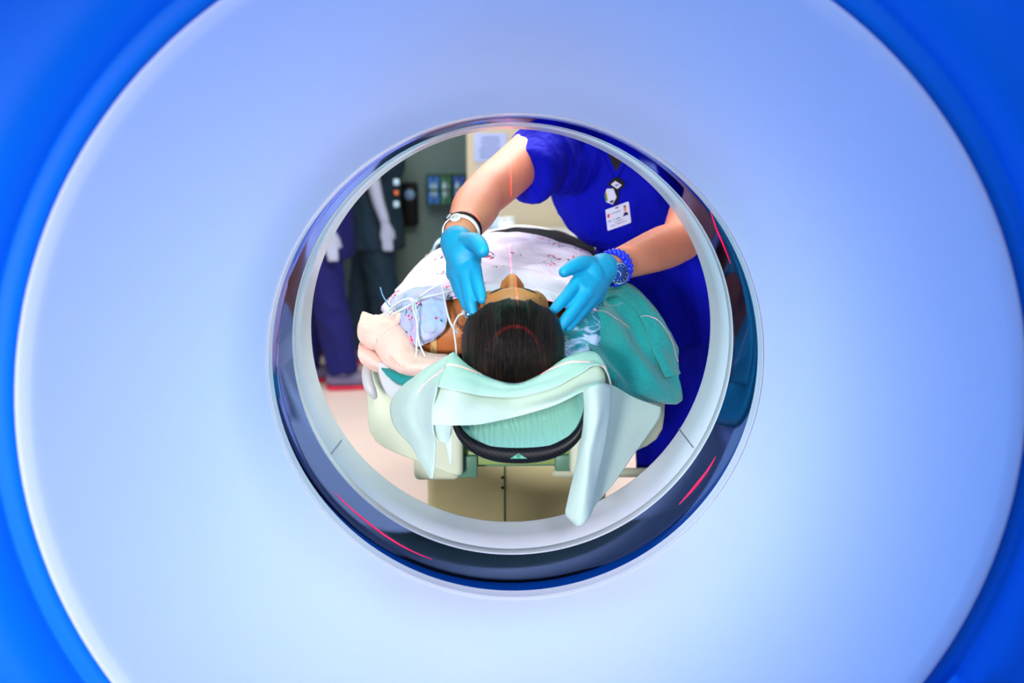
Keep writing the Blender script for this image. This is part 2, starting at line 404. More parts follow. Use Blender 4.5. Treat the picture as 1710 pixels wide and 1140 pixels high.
# little lug at the lower right of the rear cover
lp = at(1592, 1123, 0.985)
bm = bmesh.new()
a_ = [Vector((lp.x+dx, .981, lp.z+dz)) for dx, dz in ((-.024, -.028), (0, 0.0), (.030, -.022), (.026, -.055), (-.02, -.055))]
b_ = [Vector((lp.x+dx, .966, lp.z+dz)) for dx, dz in ((-.012, -.026), (.001, -.008), (.020, -.022), (.018, -.048), (-.01, -.048))]
va = [bm.verts.new(p) for p in a_]; vb = [bm.verts.new(p) for p in b_]
for k in range(5): bm.faces.new((va[k], va[(k+1) % 5], vb[(k+1) % 5], vb[k]))
bm.faces.new(vb)
lug = mesh_obj('mounting_lug', bm, M_cover_bluelit, gan, smooth=False)
mesh_obj('screw_hole', tube_bm([(lp.x+.004, .968, lp.z-.018), (lp.x+.004, .9645, lp.z-.018)], .0045, 14, caps='flat'), M_rubber, lug)
# glowing strips that paint in the red laser reflections on the dark band
def laser_reflection_mat():
    t = NT('painted red laser reflection'); t.b.inputs['Base Color'].default_value = (0.4, 0, 0.03, 1)
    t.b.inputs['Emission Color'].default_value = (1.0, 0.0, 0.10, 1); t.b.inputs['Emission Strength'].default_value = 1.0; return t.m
M_laser_reflection = laser_reflection_mat()
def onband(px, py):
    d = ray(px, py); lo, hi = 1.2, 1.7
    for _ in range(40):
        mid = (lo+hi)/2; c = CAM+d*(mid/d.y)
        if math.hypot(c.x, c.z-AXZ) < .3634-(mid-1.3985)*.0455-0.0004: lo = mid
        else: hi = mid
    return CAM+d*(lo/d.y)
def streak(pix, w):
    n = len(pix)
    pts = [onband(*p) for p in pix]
    return mesh_obj('laser_reflection_strip', tube_bm(pts, [w*max(0.12, math.sin(PI*k/(n-1))) for k in range(n)], 6, smooth=3, squash=1.0), M_laser_reflection, gan, label='red laser reflection drawn as a glowing strip on the dark band')
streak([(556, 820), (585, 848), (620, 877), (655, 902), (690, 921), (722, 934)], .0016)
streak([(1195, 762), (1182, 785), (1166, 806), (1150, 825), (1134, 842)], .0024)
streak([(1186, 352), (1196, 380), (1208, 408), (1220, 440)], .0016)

# ------------------------------------------------------------------ the couch
X0 = 0.012
cou = thing('scanner_couch', 'cream scanner couch on a beige pedestal, patient lying on it', 'couch', (X0, 2.6, 0))
prof = [at(*p, 1.74) for p in ((611, 648), (613, 700), (616, 722), (626, 739), (642, 750), (668, 761), (700, 773), (735, 786), (760, 795), (770, 796), (773, 790), (773, 745), (772, 716))]
half = [(p.x, p.z) for p in prof]
cx0 = X0
right = [(2*cx0-x, z) for x, z in half][::-1]
bm = bmesh.new()
def bevelled(poly, y0, y1, bm):
    cxx = sum(x for x, z in poly)/len(poly); czz = sum(z for x, z in poly)/len(poly)
    hw = max(x for x, z in poly)-cxx; hz = max(z for x, z in poly)-czz
    rr = []
    for k in range(6):
        a = k/5*PI/2; ins = .012*(1-math.sin(a)); y = y0+.012*(1-math.cos(a))
        rr.append([Vector((cxx+(x-cxx)*(1-ins/hw), y, czz+(z-czz)*(1-ins/hz))) for x, z in poly])
    rr.append([Vector((x, y1, z)) for x, z in poly])
    n0 = len(bm.verts); loft(rr, bm); bm.verts.ensure_lookup_table()
    bm.faces.new([bm.verts[n0+k] for k in range(len(poly))]); bm.faces.new([bm.verts[len(bm.verts)-1-k] for k in range(len(poly))])
bevelled(half+[(half[-1][0], .905), (half[0][0]+.005, .905)], 1.74, 3.6, bm)
bevelled(right+[(right[-1][0]-.005, .905), (right[0][0], .905)], 1.74, 3.6, bm)
box_bm(half[-1][0]-.01, right[0][0]+.01, 1.76, 3.6, half[-1][1]+.005, .90, bm)
mesh_obj('couch_body', bm, M_cream, cou, smooth=False)
pz = half[9][1]
for xa, xb in ((at(694, 780, 1.86).x, at(769, 780, 1.86).x), (2*cx0-at(769, 780, 1.86).x, 2*cx0-at(694, 780, 1.86).x)):
    mesh_obj('carriage', box_bm(xa, xb, 1.80, 3.3, pz-.030, pz+.045, bev=.012, seg=3), M_cream, cou)
mesh_obj('bracket', box_bm(at(765, 780, 1.78).x, at(797, 780, 1.78).x, 1.775, 1.84, at(780, 797, 1.78).z, at(780, 760, 1.78).z, bev=.003), M_bracket, cou)
mesh_obj('bracket', box_bm(2*cx0-at(797, 780, 1.78).x, 2*cx0-at(765, 780, 1.78).x, 1.775, 1.84, at(780, 787, 1.78).z, at(780, 760, 1.78).z, bev=.003), M_bracket, cou)
mesh_obj('crossbar', box_bm(at(772, 760, 1.79).x, 2*cx0-at(772, 760, 1.79).x, 1.785, 1.85, at(800, 776, 1.79).z, at(800, 750, 1.79).z, bev=.004), mat('olive crossbar', (136, 158, 92), .5), cou)
mesh_obj('inner_bulkhead', box_bm(at(772, 760, 1.83).x, 2*cx0-at(772, 760, 1.83).x, 1.84, 1.86, at(800, 776, 1.85).z, .80), M_bracket, cou, smooth=False)
pl = at(713, 800, 2.15).x
ped = mesh_obj('pedestal', box_bm(pl, 2*X0-pl+.03, 2.15, 3.3, 0.0, .72, bev=.02, seg=4), M_panel, cou)
xs = at(843, 820, 2.149).x
mesh_obj('panel_seam', box_bm(xs-.0022, xs+.0022, 2.1485, 2.155, 0.03, .70), mat('green seam', (70, 90, 50), 0.6), ped, smooth=False)
for py in (797, 814):
    c = at(839, py, 2.149); mesh_obj('screw', tube_bm([(c.x, 2.152, c.z), (c.x, 2.147, c.z)], .0035, 10, caps='flat'), M_rubber, ped)
xr = at(928, 790, 2.13)
mesh_obj('side_rail', tube_bm([xr, (xr.x+.30, 2.13, xr.z)], .011, 14), M_cream, ped)
# mattress with white sheet, grey rail on the near left corner
def mattress_ring(y, sc=1.0):
    L = [at(*p, 1.62) for p in ((618, 606), (623, 640), (634, 668), (655, 688), (690, 700))]
    c = X0+.012; out = []
    Ls = [(p.x, p.z) for p in L]
    R = [(2*c-x-(.035 if z > .87 else 0), z) for x, z in Ls][::-1]
    top = [(2*c-Ls[0][0]-.055, Ls[0][1]-.012), (c+.12, .875), (c, .865), (c-.12, .875), (Ls[0][0]+.02, Ls[0][1]-.012)]
    zc = sum(z for _, z in Ls)/len(Ls)
    return [Vector((c+(x-c)*sc, y, zc+(z-zc)*sc)) for x, z in Ls+R+top]
bm = loft([mattress_ring(1.655, .93), mattress_ring(1.66, .98), mattress_ring(1.675), mattress_ring(2.4), mattress_ring(3.55)])
bm.faces.new([v for v in bm.verts if abs(v.co.y-1.655) < 1e-5]); 
mesh_obj('mattress', bm, M_lining, cou, label='mattress under a white table sheet').modifiers.new('sub', 'SUBSURF').render_levels = 2
rl = [at(*p) for p in ((614, 604, 1.72), (612, 622, 1.69), (615, 640, 1.68), (621, 654, 1.675), (625, 661, 1.675))]
mesh_obj('edge_rail', tube_bm(rl, [.007, .009, .010, .009, .006], 14, smooth=4), M_greyrail, cou, label='grey edge rail at the mattress corner')

# ------------------------------------------------------------------ head holder
hh = thing('head_holder', 'black carbon head cradle with mint vinyl cushion under the patient head', 'head holder', (0.008, 1.42, .83))
HX = at(868, 700, 1.40).x
def uring(y, wd, zt, zb, e=0.62, n=40):
    out = []
    for k in range(n+1):
        a = -PI/2+PI*k/n
        s, c = math.sin(a), math.cos(a)
        out.append(Vector((HX+wd*math.copysign(abs(s)**0.9, s), y, zt-(zt-zb)*(abs(c)**e))))
    return out
zb = at(868, 776, 1.40).z; zt = at(868, 655, 1.40).z; zi = at(868, 749, 1.40).z
wo = .107
outer = [uring(1.402, wo, zt, zb), uring(1.399, wo-.002, zt, zb+.002), ]
rings = [uring(1.74, wo, zt-.02, zb+.01), uring(1.55, wo, zt-.01, zb+.006), uring(1.41, wo, zt, zb), uring(1.4005, wo-.0015, zt, zb+.002), uring(1.3985, wo-.004, zt, zb+.005), uring(1.400, wo-.0085, zt, zi-.001), uring(1.41, wo-.009, zt, zi+.0005, .5), uring(1.74, wo-.009, zt, zi+.02, .5)]
bm = loft(rings, closed=False)
mesh_obj('carbon_shell', bm, M_carbon, hh)
rings = []
for k in range(13):
    y = 1.4015+(1.72-1.4015)*k/12
    zc = zi+.001+.055*min(1, ((y-1.4015)/.14))**1.1
    rings.append(uring(y, wo-.0088-.004*min(1, k/2), zt-.004, zc, .42))
bm = loft(rings, closed=False)
mesh_obj('cushion', bm, M_cushion, hh)
# triangular mark on the near lip
c = at(866, 763, 1.397)
def flat_poly(pts2, y, zoff=0): return None
tri = thing  # (kept as parts of the holder)
def lip(px, py): return at(px, py, 1.3975)
bm = bmesh.new()
T = [(852, 765.5), (866, 757), (880, 765.5)]
ctr = (866, 763)
def scale2(P_, s): return [(ctr[0]+(x-ctr[0])*s, ctr[1]+(y-ctr[1])*s) for x, y in P_]
o_ = [bm.verts.new(lip(*p)) for p in T]; i_ = [bm.verts.new(lip(*p)) for p in scale2(T, .86)]
for k in range(3): bm.faces.new((o_[k], o_[(k+1) % 3], i_[(k+1) % 3], i_[k]))
for q in ([(856, 764.6), (863, 760.2), (863, 764.6)], [(869, 760.2), (876, 764.6), (869, 764.6)]):
    bm.faces.new([bm.verts.new(lip(*p)) for p in q])
for q in ([(863.8, 760.3), (868.2, 760.3), (868.2, 761), (863.8, 761)], [(863.8, 763.4), (868.2, 763.4), (868.2, 764.4), (863.8, 764.4)], [(863.8, 761), (864.6, 761), (864.6, 763.4), (863.8, 763.4)], [(867.4, 761), (868.2, 761), (868.2, 763.4), (867.4, 763.4)]):
    bm.faces.new([bm.verts.new(lip(*p)) for p in q])
mk = mesh_obj('triangle_mark', bm, mat('mint mark', (110, 205, 170), 0.5), hh, smooth=False, label='small pale green triangular mark on the black lip')
solid(mk, .0006)

# ------------------------------------------------------------------ bodies
def basis(fwd, up):
    f = Vector(fwd).normalized(); u = Vector(up); u = (u-f*u.dot(f)).normalized(); s = f.cross(u)
    return s, f, u
def head_bm(c, fwd, up, bm, neck=None):
    c = Vector(c); s, f, u = basis(fwd, up); B = Matrix((s, f, u)).transposed()
    def L(a, b, g): return c+s*a+f*b+u*g
    ell_bm(L(0, -.008, .022), (.073, .092, .092), bm, B)
    ell_bm(L(0, .024, -.05), (.057, .062, .066), bm, B)
    tube_bm([L(-.035, .074, .022), L(0, .082, .026), L(.035, .074, .022)], .012, 10, bm)
    tube_bm([L(0, .082, .008), L(0, .098, -.026)], [.0085, .0125], 10, bm)
    for sg in (-1, 1):
        ell_bm(L(sg*.012, .088, -.031), (.0095, .012, .008), bm, B, 12, 8)
        ell_bm(L(sg*.031, .071, .0), (.017, .012, .011), bm, B, 12, 8)
        ell_bm(L(sg*.038, .05, -.035), (.026, .03, .028), bm, B, 12, 8)
        ell_bm(L(sg*.074, -.006, -.012), (.009, .02, .031), bm, B, 12, 8)
    tube_bm([L(-.021, .074, -.064), L(0, .084, -.062), L(.021, .074, -.064)], [.004, .007, .004], 8, bm)
    tube_bm([L(-.018, .074, -.073), L(0, .082, -.074), L(.018, .074, -.073)], [.004, .007, .004], 8, bm)
    ell_bm(L(0, .06, -.1), (.024, .022, .02), bm, B, 12, 8)
    if neck is not None: tube_bm([L(0, -.02, -.04), Vector(neck)], [.056, .062], 16, bm)
    return L
def chain(bm, pts, rad, sides=14, smooth=0): return tube_bm(pts, rad, sides, bm, smooth)
def hand_bm(bm, wrist, knuckles, tips, thumb, r=.0095, rw=.024, bend=.25, nrm=None):
    """palm from metacarpals; five separate fingers with a knuckle bend"""
    for k, (kn, tp) in enumerate(zip(knuckles, tips)):
        kn, tp = Vector(kn), Vector(tp); w_ = Vector(wrist).lerp(kn, .12)
        s_ = (1.0, 1.04, 1.0, .86)[k]*r
        tube_bm([w_, w_.lerp(kn, .55), kn], [rw*.72, s_*1.45, s_*1.28], 12, bm)
        b = (nrm or Vector((0, 0, 0)))*((tp-kn).length*bend)
        tube_bm([kn, kn.lerp(tp, .42)+b*.55, kn.lerp(tp, .74)+b*.45, tp], [s_*1.22, s_*1.04, s_*.98, s_*.80], 12, bm)
    tube_bm(thumb[0], thumb[1], 12, bm, smooth=3)
    hull = bmesh.new()                                   # one smooth palm through wrist and knuckles
    for c, q in [(Vector(wrist), rw*.92)]+[(Vector(k), r*1.28) for k in knuckles]+[(Vector(thumb[0][0]), r*1.5)]:
        bmesh.ops.create_icosphere(hull, subdivisions=2, radius=q, matrix=Matrix.Translation(c))
    h = bmesh.ops.convex_hull(hull, input=hull.verts[:])
    bmesh.ops.delete(hull, geom=list({g for g in h['geom_interior']+h['geom_unused'] if isinstance(g, bmesh.types.BMVert)}), context='VERTS')
    me = bpy.data.meshes.new('t'); hull.to_mesh(me); hull.free(); bm.from_mesh(me); bpy.data.meshes.remove(me)
    return bm

# ---- technologist
def pp(*a): return at(*a)
sh_r, el_r, wr_r = at(927, 222, 2.17), at(803, 330, 1.84), at(766, 396, 1.672)
sh_l, el_l, wr_l = Vector((.475, 2.18, 1.335)), at(1138, 402, 1.93), at(1014, 449, 1.655)
tec = thing('person', 'person in royal blue scrubs and blue gloves, both hands at the head of the patient', 'person', (.5, 2.32, 0))
bm = bmesh.new()
up_r = sh_r.lerp(el_r, .5)+Vector((0, 0, .0))
chain(bm, [sh_r, sh_r.lerp(el_r, .45), sh_r.lerp(el_r, .85), el_r], [.058, .050, .046, .043], 18, 3)
chain(bm, [el_r, el_r.lerp(wr_r, .28), el_r.lerp(wr_r, .7), wr_r, at(774, 425, 1.645)], [.042, .0445, .034, .0275, .026], 18, 3)
chain(bm, [sh_l, sh_l.lerp(el_l, .5), el_l], [.058, .049, .043], 18, 3)
chain(bm, [el_l, el_l.lerp(wr_l, .28), el_l.lerp(wr_l, .72), wr_l, at(995, 462, 1.635)], [.0415, .0435, .033, .0265, .026], 18, 3)
chest, waist, pelv = Vector((.31, 2.22, 1.24)), Vector((.40, 2.28, 1.04)), Vector((.49, 2.33, .92))
B0 = Matrix.Identity(3)
ell_bm(chest, (.185, .11, .17), bm); ell_bm(waist, (.165, .105, .17), bm); ell_bm(pelv, (.17, .11, .13), bm)
chain(bm, [sh_r, Vector((.30, 2.2, 1.36)), sh_l], [.055, .07, .055])
hips = [(Vector((.405, 2.30, .88)), Vector((.405, 2.24, .50)), Vector((.42, 2.34, .09)), Vector((.40, 2.22, .035))), (Vector((.585, 2.36, .88)), Vector((.61, 2.33, .50)), Vector((.61, 2.42, .09)), Vector((.63, 2.30, .035)))]
for h, k, a, f in hips: chain(bm, [h, k, a], [.085, .058, .042]); chain(bm, [a, f], [.04, .035])
L_t = head_bm((.265, 2.09, 1.545), (-.25, -.85, -.45), (0, -.35, .95), bm, (.295, 2.19, 1.38))
body = mesh_obj('body', fuse(bm, .007, 5), M_skin, tec)
# scrub top with open-ended sleeves
bm = bmesh.new()
ell_bm(chest, (.20, .128, .19), bm); ell_bm(waist+Vector((0, 0, -.02)), (.185, .125, .20), bm)
tube_bm([pelv+Vector((-.02, 0, .14)), pelv+Vector((.0, 0, -.06))], [.19, .195], 24, bm, caps='flat', squash=1.0)
chain(bm, [sh_r, Vector((.30, 2.2, 1.37)), sh_l], [.066, .082, .066])
sl_r = at(878, 296, 1.980)
tube_bm([sh_r.lerp(chest, .35), sh_r, at(905, 262, 2.06), at(893, 280, 2.02), sl_r], [.085, .070, .066, .057, .053], 24, bm, caps='flat')
tube_bm([chest+Vector((-.08, 0, .02)), at(928, 285, 2.08), at(912, 312, 2.03)], [.06, .045, .016], 16, bm)
sl_l = sh_l.lerp(el_l, .45)
tube_bm([sh_l.lerp(chest, .35), sh_l, sl_l], [.085, .075, .070], 24, bm, caps='flat')
def wrinkle(a):
    def f(p):
        q = Vector((p.x*a, p.y*a, p.z*a*.5)); 
        r1 = 1-abs(noise.noise(Vector((p.x*9+p.z*5, p.y*9, p.z*4-p.x*3))))*2.2
        return .0055*noise.noise(q*6)+.0025*noise.noise(q*15+Vector((3, 1, 2)))+.010*max(0, r1)**2
    return f
top = mesh_obj('scrub_top', fuse(bm, .007, 3, wrinkle(1.6)), M_scrub, tec)
bm = bmesh.new()
ell_bm(pelv+Vector((0, 0, -.02)), (.185, .125, .13), bm)
for h, k, a, f in hips: tube_bm([h+Vector((0, 0, .02)), h.lerp(k, .5), k, a+Vector((0, 0, .0))], [.103, .092, .078, .075], 20, bm, caps='flat')
mesh_obj('scrub_trousers', fuse(bm, .009, 3, wrinkle(1.2)), M_scrub, tec)
for h, k, a, f in hips:
    bm = bmesh.new(); chain(bm, [a+Vector((0, .02, -.045)), f], [.048, .042]); ell_bm(a+Vector((0, 0, -.02)), (.045, .06, .05), bm)
    for v in bm.verts: v.co.z = max(v.co.z, 0.002)
    mesh_obj('shoe', bm, M_rubber, tec)
s_, f_, u_ = basis((-.25, -.85, -.45), (0, -.35, .95))
bm = ell_bm(L_t(0, -.02, .036), (.079, .094, .088), None, Matrix((s_, f_, u_)).transposed())
mesh_obj('hair', bm, M_hair_dark, tec)
for sg in (-1, 1): mesh_obj('eye', ell_bm(L_t(sg*.031, .079, .001), (.010, .006, .005), None, Matrix((s_, f_, u_)).transposed(), 10, 8), M_black, tec)
# gloves
bm = bmesh.new()
kn = [at(793, 452, 1.598), at(777, 457, 1.603), at(765, 460, 1.618), at(757, 458, 1.640)]
tp = [at(805, 500, 1.558), at(790, 523, 1.562), at(779, 511, 1.580), at(767, 493, 1.607)]
hand_bm(bm, at(768, 403, 1.655), kn, tp, ([at(776, 408, 1.638), at(792, 404, 1.605), at(801, 410, 1.580), at(806, 419, 1.562)], [.020, .0165, .0138, .0115]), .0103, .0275, .10, Vector((0, -1, 0)))
chain(bm, [at(763, 404, 1.658), at(769, 425, 1.635)], [.0298, .028], 18)
ell_bm(at(777, 432, 1.617), (.028, .018, .030), bm)
mesh_obj('glove', fuse(bm, .0021, 5), M_glove, tec)
bm = bmesh.new()
kn = [at(963, 474, 1.580), at(979, 489, 1.575), at(990, 493, 1.588), at(998, 494, 1.607)]
tp = [at(923, 519, 1.540), at(933, 548, 1.535), at(949, 546, 1.552), at(965, 532, 1.578)]
hand_bm(bm, at(1003, 452, 1.640), kn, tp, ([at(990, 448, 1.63), at(972, 441, 1.602), at(956, 446, 1.585), at(942, 454, 1.572)], [.021, .0152, .0125, .0098]), .0103, .0275, .10, Vector((0, -1, 0)))
chain(bm, [at(1007, 449, 1.645), at(994, 458, 1.628)], [.0285, .028], 18)
ell_bm(at(984, 462, 1.607), (.026, .018, .028), bm)
mesh_obj('glove', fuse(bm, .0021, 5), M_glove, tec)
# wrist wear
def band_at(axis_a, axis_b, t, r, half, th, material, name, parent, n=40):
    a, b = Vector(axis_a), Vector(axis_b); d = (b-a).normalized(); c = a.lerp(b, t)
    u = (Vector((0, 0, 1))-d*d.z).normalized(); v = d.cross(u)
    bm = bmesh.new(); rings = []
    for dx, rr in ((-half, r), (-half, r+th), (half, r+th), (half, r), (-half, r)):
        rings.append([c+d*dx+(u*math.cos(2*PI*k/n)+v*math.sin(2*PI*k/n))*rr for k in range(n)])
    loft(rings, bm); return mesh_obj(name, bm, material, parent), c, d, u, v
b1, c1, d1, u1, v1 = band_at(el_r, wr_r, .83, .0325, .0036, .002, M_rubber, 'wristband', tec)
b2, c2, d2, u2, v2 = band_at(el_r, wr_r, .90, .0315, .0046, .0022, M_whiteplastic, 'wristwatch', tec)
b2['label'] = 'white wristwatch band'; b1['label'] = 'black wristband'
mid = at(758, 378, 1.63)
def face_on(c, r, target, rad, h, material, name, parent):
    d = (Vector(target)-c); d.normalize(); p = c+d*r
    return mesh_obj(name, tube_bm([p, p+d*h], rad, 20, caps='flat'), material, parent)
sv = -1 if v2.x > 0 else 1                     # towards the left in view
e2 = (u2-d2*u2.dot(d2)+v2*sv*.15); e1 = (u1+v1*sv*.75)
face_on(c2, .0315, c2+e2+d2*.25, .0095, .0045, M_whiteplastic, 'watch_case', b2)
face_on(c2, .0358, c2+e2+d2*.25, .0062, .0010, M_greyrail, 'watch_dial', b2)
face_on(c1, .0325, c1+e1+d1*.25, .0090, .0040, M_rubber, 'watch_case', b1)
face_on(c1, .0360, c1+e1+d1*.25, .0055, .0010, M_greyrail, 'watch_dial', b1)
# blue bead strap and silver watch on the other wrist
d3 = (wr_l-el_l).normalized(); c3 = at(1026, 447, 1.664)
u3 = (Vector((0, 0, 1))-d3*d3.z).normalized(); v3 = d3.cross(u3)
bm = bmesh.new()
for row in (-1, 0, 1):
    for k in range(20):
        a = 2*PI*(k+.5*(row % 2))/20; p = c3+d3*row*.0066+(u3*math.cos(a)+v3*math.sin(a))*.0285
        if (p-at(1033, 456, 1.640)).length < .0215: continue
        ell_bm(p, (.0052, .0052, .0052), bm, None, 10, 7)
ws = mesh_obj('wristwatch', bm, M_bluebead, tec, label='blue beaded watch strap')
tw = (at(1036, 458, 1.60)-c3).normalized(); tw = (tw-d3*tw.dot(d3)).normalized(); tw = (tw+d3*-.10+Vector((.30, 0, 0))).normalized()
pc = at(1033, 456, 1.640); tw = ((CAM-pc).normalized()+RT*.75+UP*-.12).normalized()
bm = tube_bm([pc-tw*.004, pc+tw*.002, pc+tw*.005, pc+tw*.0055], [.0185, .0198, .0190, .0168], 32, caps='flat')
wc = mesh_obj('watch_case', bm, M_chrome, ws)
mesh_obj('watch_dial', tube_bm([pc+tw*.0050, pc+tw*.0062], .0165, 32, caps='flat'), mat('blue dial', (16, 66, 140), 0.25), ws)
hx = Vector((0, 0, 1)); hx = (hx-tw*hx.dot(tw)).normalized(); hy = tw.cross(hx)
bm = bmesh.new()
for d_, l_ in ((hx*.6+hy*.8, .009), (hx*-.7+hy*.3, .006)):
    tube_bm([pc+tw*.0066, pc+tw*.0066+d_*l_], .0004, 6, bm)
for k in range(12):
    a = 2*PI*k/12; e = hx*math.cos(a)+hy*math.sin(a)
    tube_bm([pc+tw*.0062+e*.0125, pc+tw*.0062+e*.0142], .0003, 6, bm)
mesh_obj('watch_hands', bm, M_whiteplastic, ws)
# undershirt in the V neck and the neckline hem
bv = bvh_of(top)
bm = bmesh.new()
rowsV = [[cast(bv, 1008+(1046-1008)*j/6, 232, .003) for j in range(7)], [cast(bv, 1014+(1043-1014)*j/6, 255, .003) for j in range(7)], [cast(bv, 1021+(1037-1021)*j/6, 275, .003) for j in range(7)], [cast(bv, 1028+(1032-1028)*j/6, 291, .003) for j in range(7)]]
patch_bm(rowsV, 3, bm)
solid(mesh_obj('undershirt', bm, M_black, tec), .002)
for pix in ([(1003, 225), (1010, 250), (1018, 272), (1029, 293)], [(1051, 225), (1046, 252), (1041, 272), (1030, 293)]):
    mesh_obj('neckline_hem', tube_bm([cast(bv, x, y, .002) for x, y in pix], .0052, 10, smooth=4), M_scrub, tec)
mesh_obj('sleeve_hem', tube_bm([cast(bv, x, y, .0) for x, y in ((853, 275), (862, 285), (872, 296), (884, 309), (896, 324))], .003, 8, smooth=3), M_scrub, tec)
# badges hang from the scrub: things of their own
def ppoly(bv, pix, off): return [cast(bv, x, y, off) for x, y in pix]
def plane_from(pts):
    c = sum(pts, Vector())/len(pts); n = (pts[1]-pts[0]).cross(pts[2]-pts[0]).normalized()
    if n.y > 0: n = -n
    return c, n
Yb = cast(bv, 1032, 350, .006).y-.004
def slab(pix, y, th, dy=0.0):
    a = [at(px, py, y+(py-350)*dy) for px, py in pix]
    bm = bmesh.new(); n = len(a)
    va = [bm.verts.new(p) for p in a]; vb = [bm.verts.new(p+Vector((0, th, 0))) for p in a]
    for k in range(n): bm.faces.new((va[k], va[(k+1) % n], vb[(k+1) % n], vb[k]))
    bm.faces.new(va); bm.faces.new(vb[::-1]); return bm
bad = thing('identity_badge', 'white identity card with portrait and red dot hanging on the royal blue scrub top', 'badge', at(1032, 360, Yb))
mesh_obj('card', slab([(1011, 350.5), (1048.5, 336.5), (1050, 337.5), (1054, 370), (1053, 372), (1016, 385), (1014.5, 384)], Yb, .001), M_card, bad, smooth=False)
def onc(u, v):   # card coordinates 0..1 from the top left
    a, b, c, d = Vector((1011, 350.5)), Vector((1049.5, 336.5)), Vector((1015, 385)), Vector((1054, 371))
    p = a.lerp(b, u).lerp(c.lerp(d, u), v); return (p.x, p.y)
def cslab(uv, y, th): return slab([onc(*q) for q in uv], y, th)
def rect(u0, v0, u1, v1): return [(u0, v0), (u1, v0), (u1, v1), (u0, v1)]
bm = bmesh.new()
def addslab(bm, uv, y, th):
    t = cslab(uv, y, th); me = bpy.data.meshes.new('t'); t.to_mesh(me); t.free(); bm.from_mesh(me); bpy.data.meshes.remove(me)
random.seed(3)
for v, u0, u1, h in ((.30, .18, .62, .045), (.62, .06, .60, .06), (.60, .64, .93, .05), (.74, .32, .68, .035), (.86, .14, .82, .04)):
    u = u0
    while u < u1:
        l = random.uniform(.02, .05)
        if random.random() < .88: addslab(bm, rect(u, v-h*random.uniform(.4, 1), min(u+l*.8, u1), v), Yb-.0008, .0007)
        u += l
mesh_obj('print', bm, M_ink, bad, smooth=False)
mesh_obj('emblem', cslab([(.10+.055*math.cos(a*PI/6), .33+.10*math.sin(a*PI/6)) for a in range(12)], Yb-.0008, .0007), M_red, bad, smooth=False)
mesh_obj('slot', cslab(rect(.42, .06, .55, .12), Yb-.0008, .0007), M_ink, bad, smooth=False)
po = mesh_obj('portrait', cslab([(.82+.055*math.cos(a*PI/6), .26+.15*math.sin(a*PI/6)) for a in range(12)], Yb-.0010, .0008), M_skin, bad, smooth=False)
mesh_obj('portrait_hair', cslab([(.82+.05*math.cos(a*PI/6), .15+.045*math.sin(a*PI/6)) for a in range(12)], Yb-.0014, .0006), M_hair_dark, po, smooth=False)
mesh_obj('portrait_shirt', cslab([(.72, .58), (.74, .47), (.80, .43), (.86, .45), (.91, .49), (.92, .58)], Yb-.0012, .0006), M_navy, po, smooth=False)
rl_ = thing('badge_reel', 'white hexagonal badge reel with green edge above the identity card', 'badge reel', at(1020, 328, Yb))
hexp = [(1013.5, 315), (1024.5, 315), (1029.5, 329), (1023, 341.5), (1012, 337), (1009.5, 325)]
mesh_obj('reel_body', slab([(1017, 314), (1031, 315), (1034.5, 328), (1028, 343), (1016, 340), (1012, 326)], Yb+.001, .006), M_rubber, rl_, smooth=False)
mesh_obj('reel_face', slab(hexp, Yb-.002, .003), M_card, rl_, smooth=False)
mesh_obj('green_edge', slab([(1009.5, 325), (1011.5, 320), (1014.5, 335), (1012, 336.5)], Yb-.0028, .0008), M_green, rl_, smooth=False)
mesh_obj('yellow_stripe', slab([(1011.5, 320), (1012.6, 319.6), (1016, 334.6), (1014.6, 335)], Yb-.0030, .0008), M_yellow, rl_, smooth=False)
mesh_obj('clip', slab([(1018, 336), (1024, 333.5), (1025, 336.5), (1022, 339), (1019, 338.5)], Yb-.0028, .0008), M_ink, rl_, smooth=False)
dg_ = thing('radiation_badge', 'small black tag with white diamond face at the V neck', 'tag', at(1030, 308, Yb))
mesh_obj('holder', slab([(1015, 308), (1026, 296), (1036, 297), (1044, 306), (1041, 312), (1032, 320)], Yb+.0005, .006), M_rubber, dg_, smooth=False)
mesh_obj('face', slab([(1020, 308), (1027.5, 302), (1038.5, 309), (1031, 315.5)], Yb-.0005, .001), M_card, dg_, smooth=False)
mesh_obj('print', slab([(1026, 308.3), (1033, 308), (1034, 309.3), (1030, 310), (1029.5, 312), (1028.5, 310)], Yb-.0012, .0007), M_ink, dg_, smooth=False)

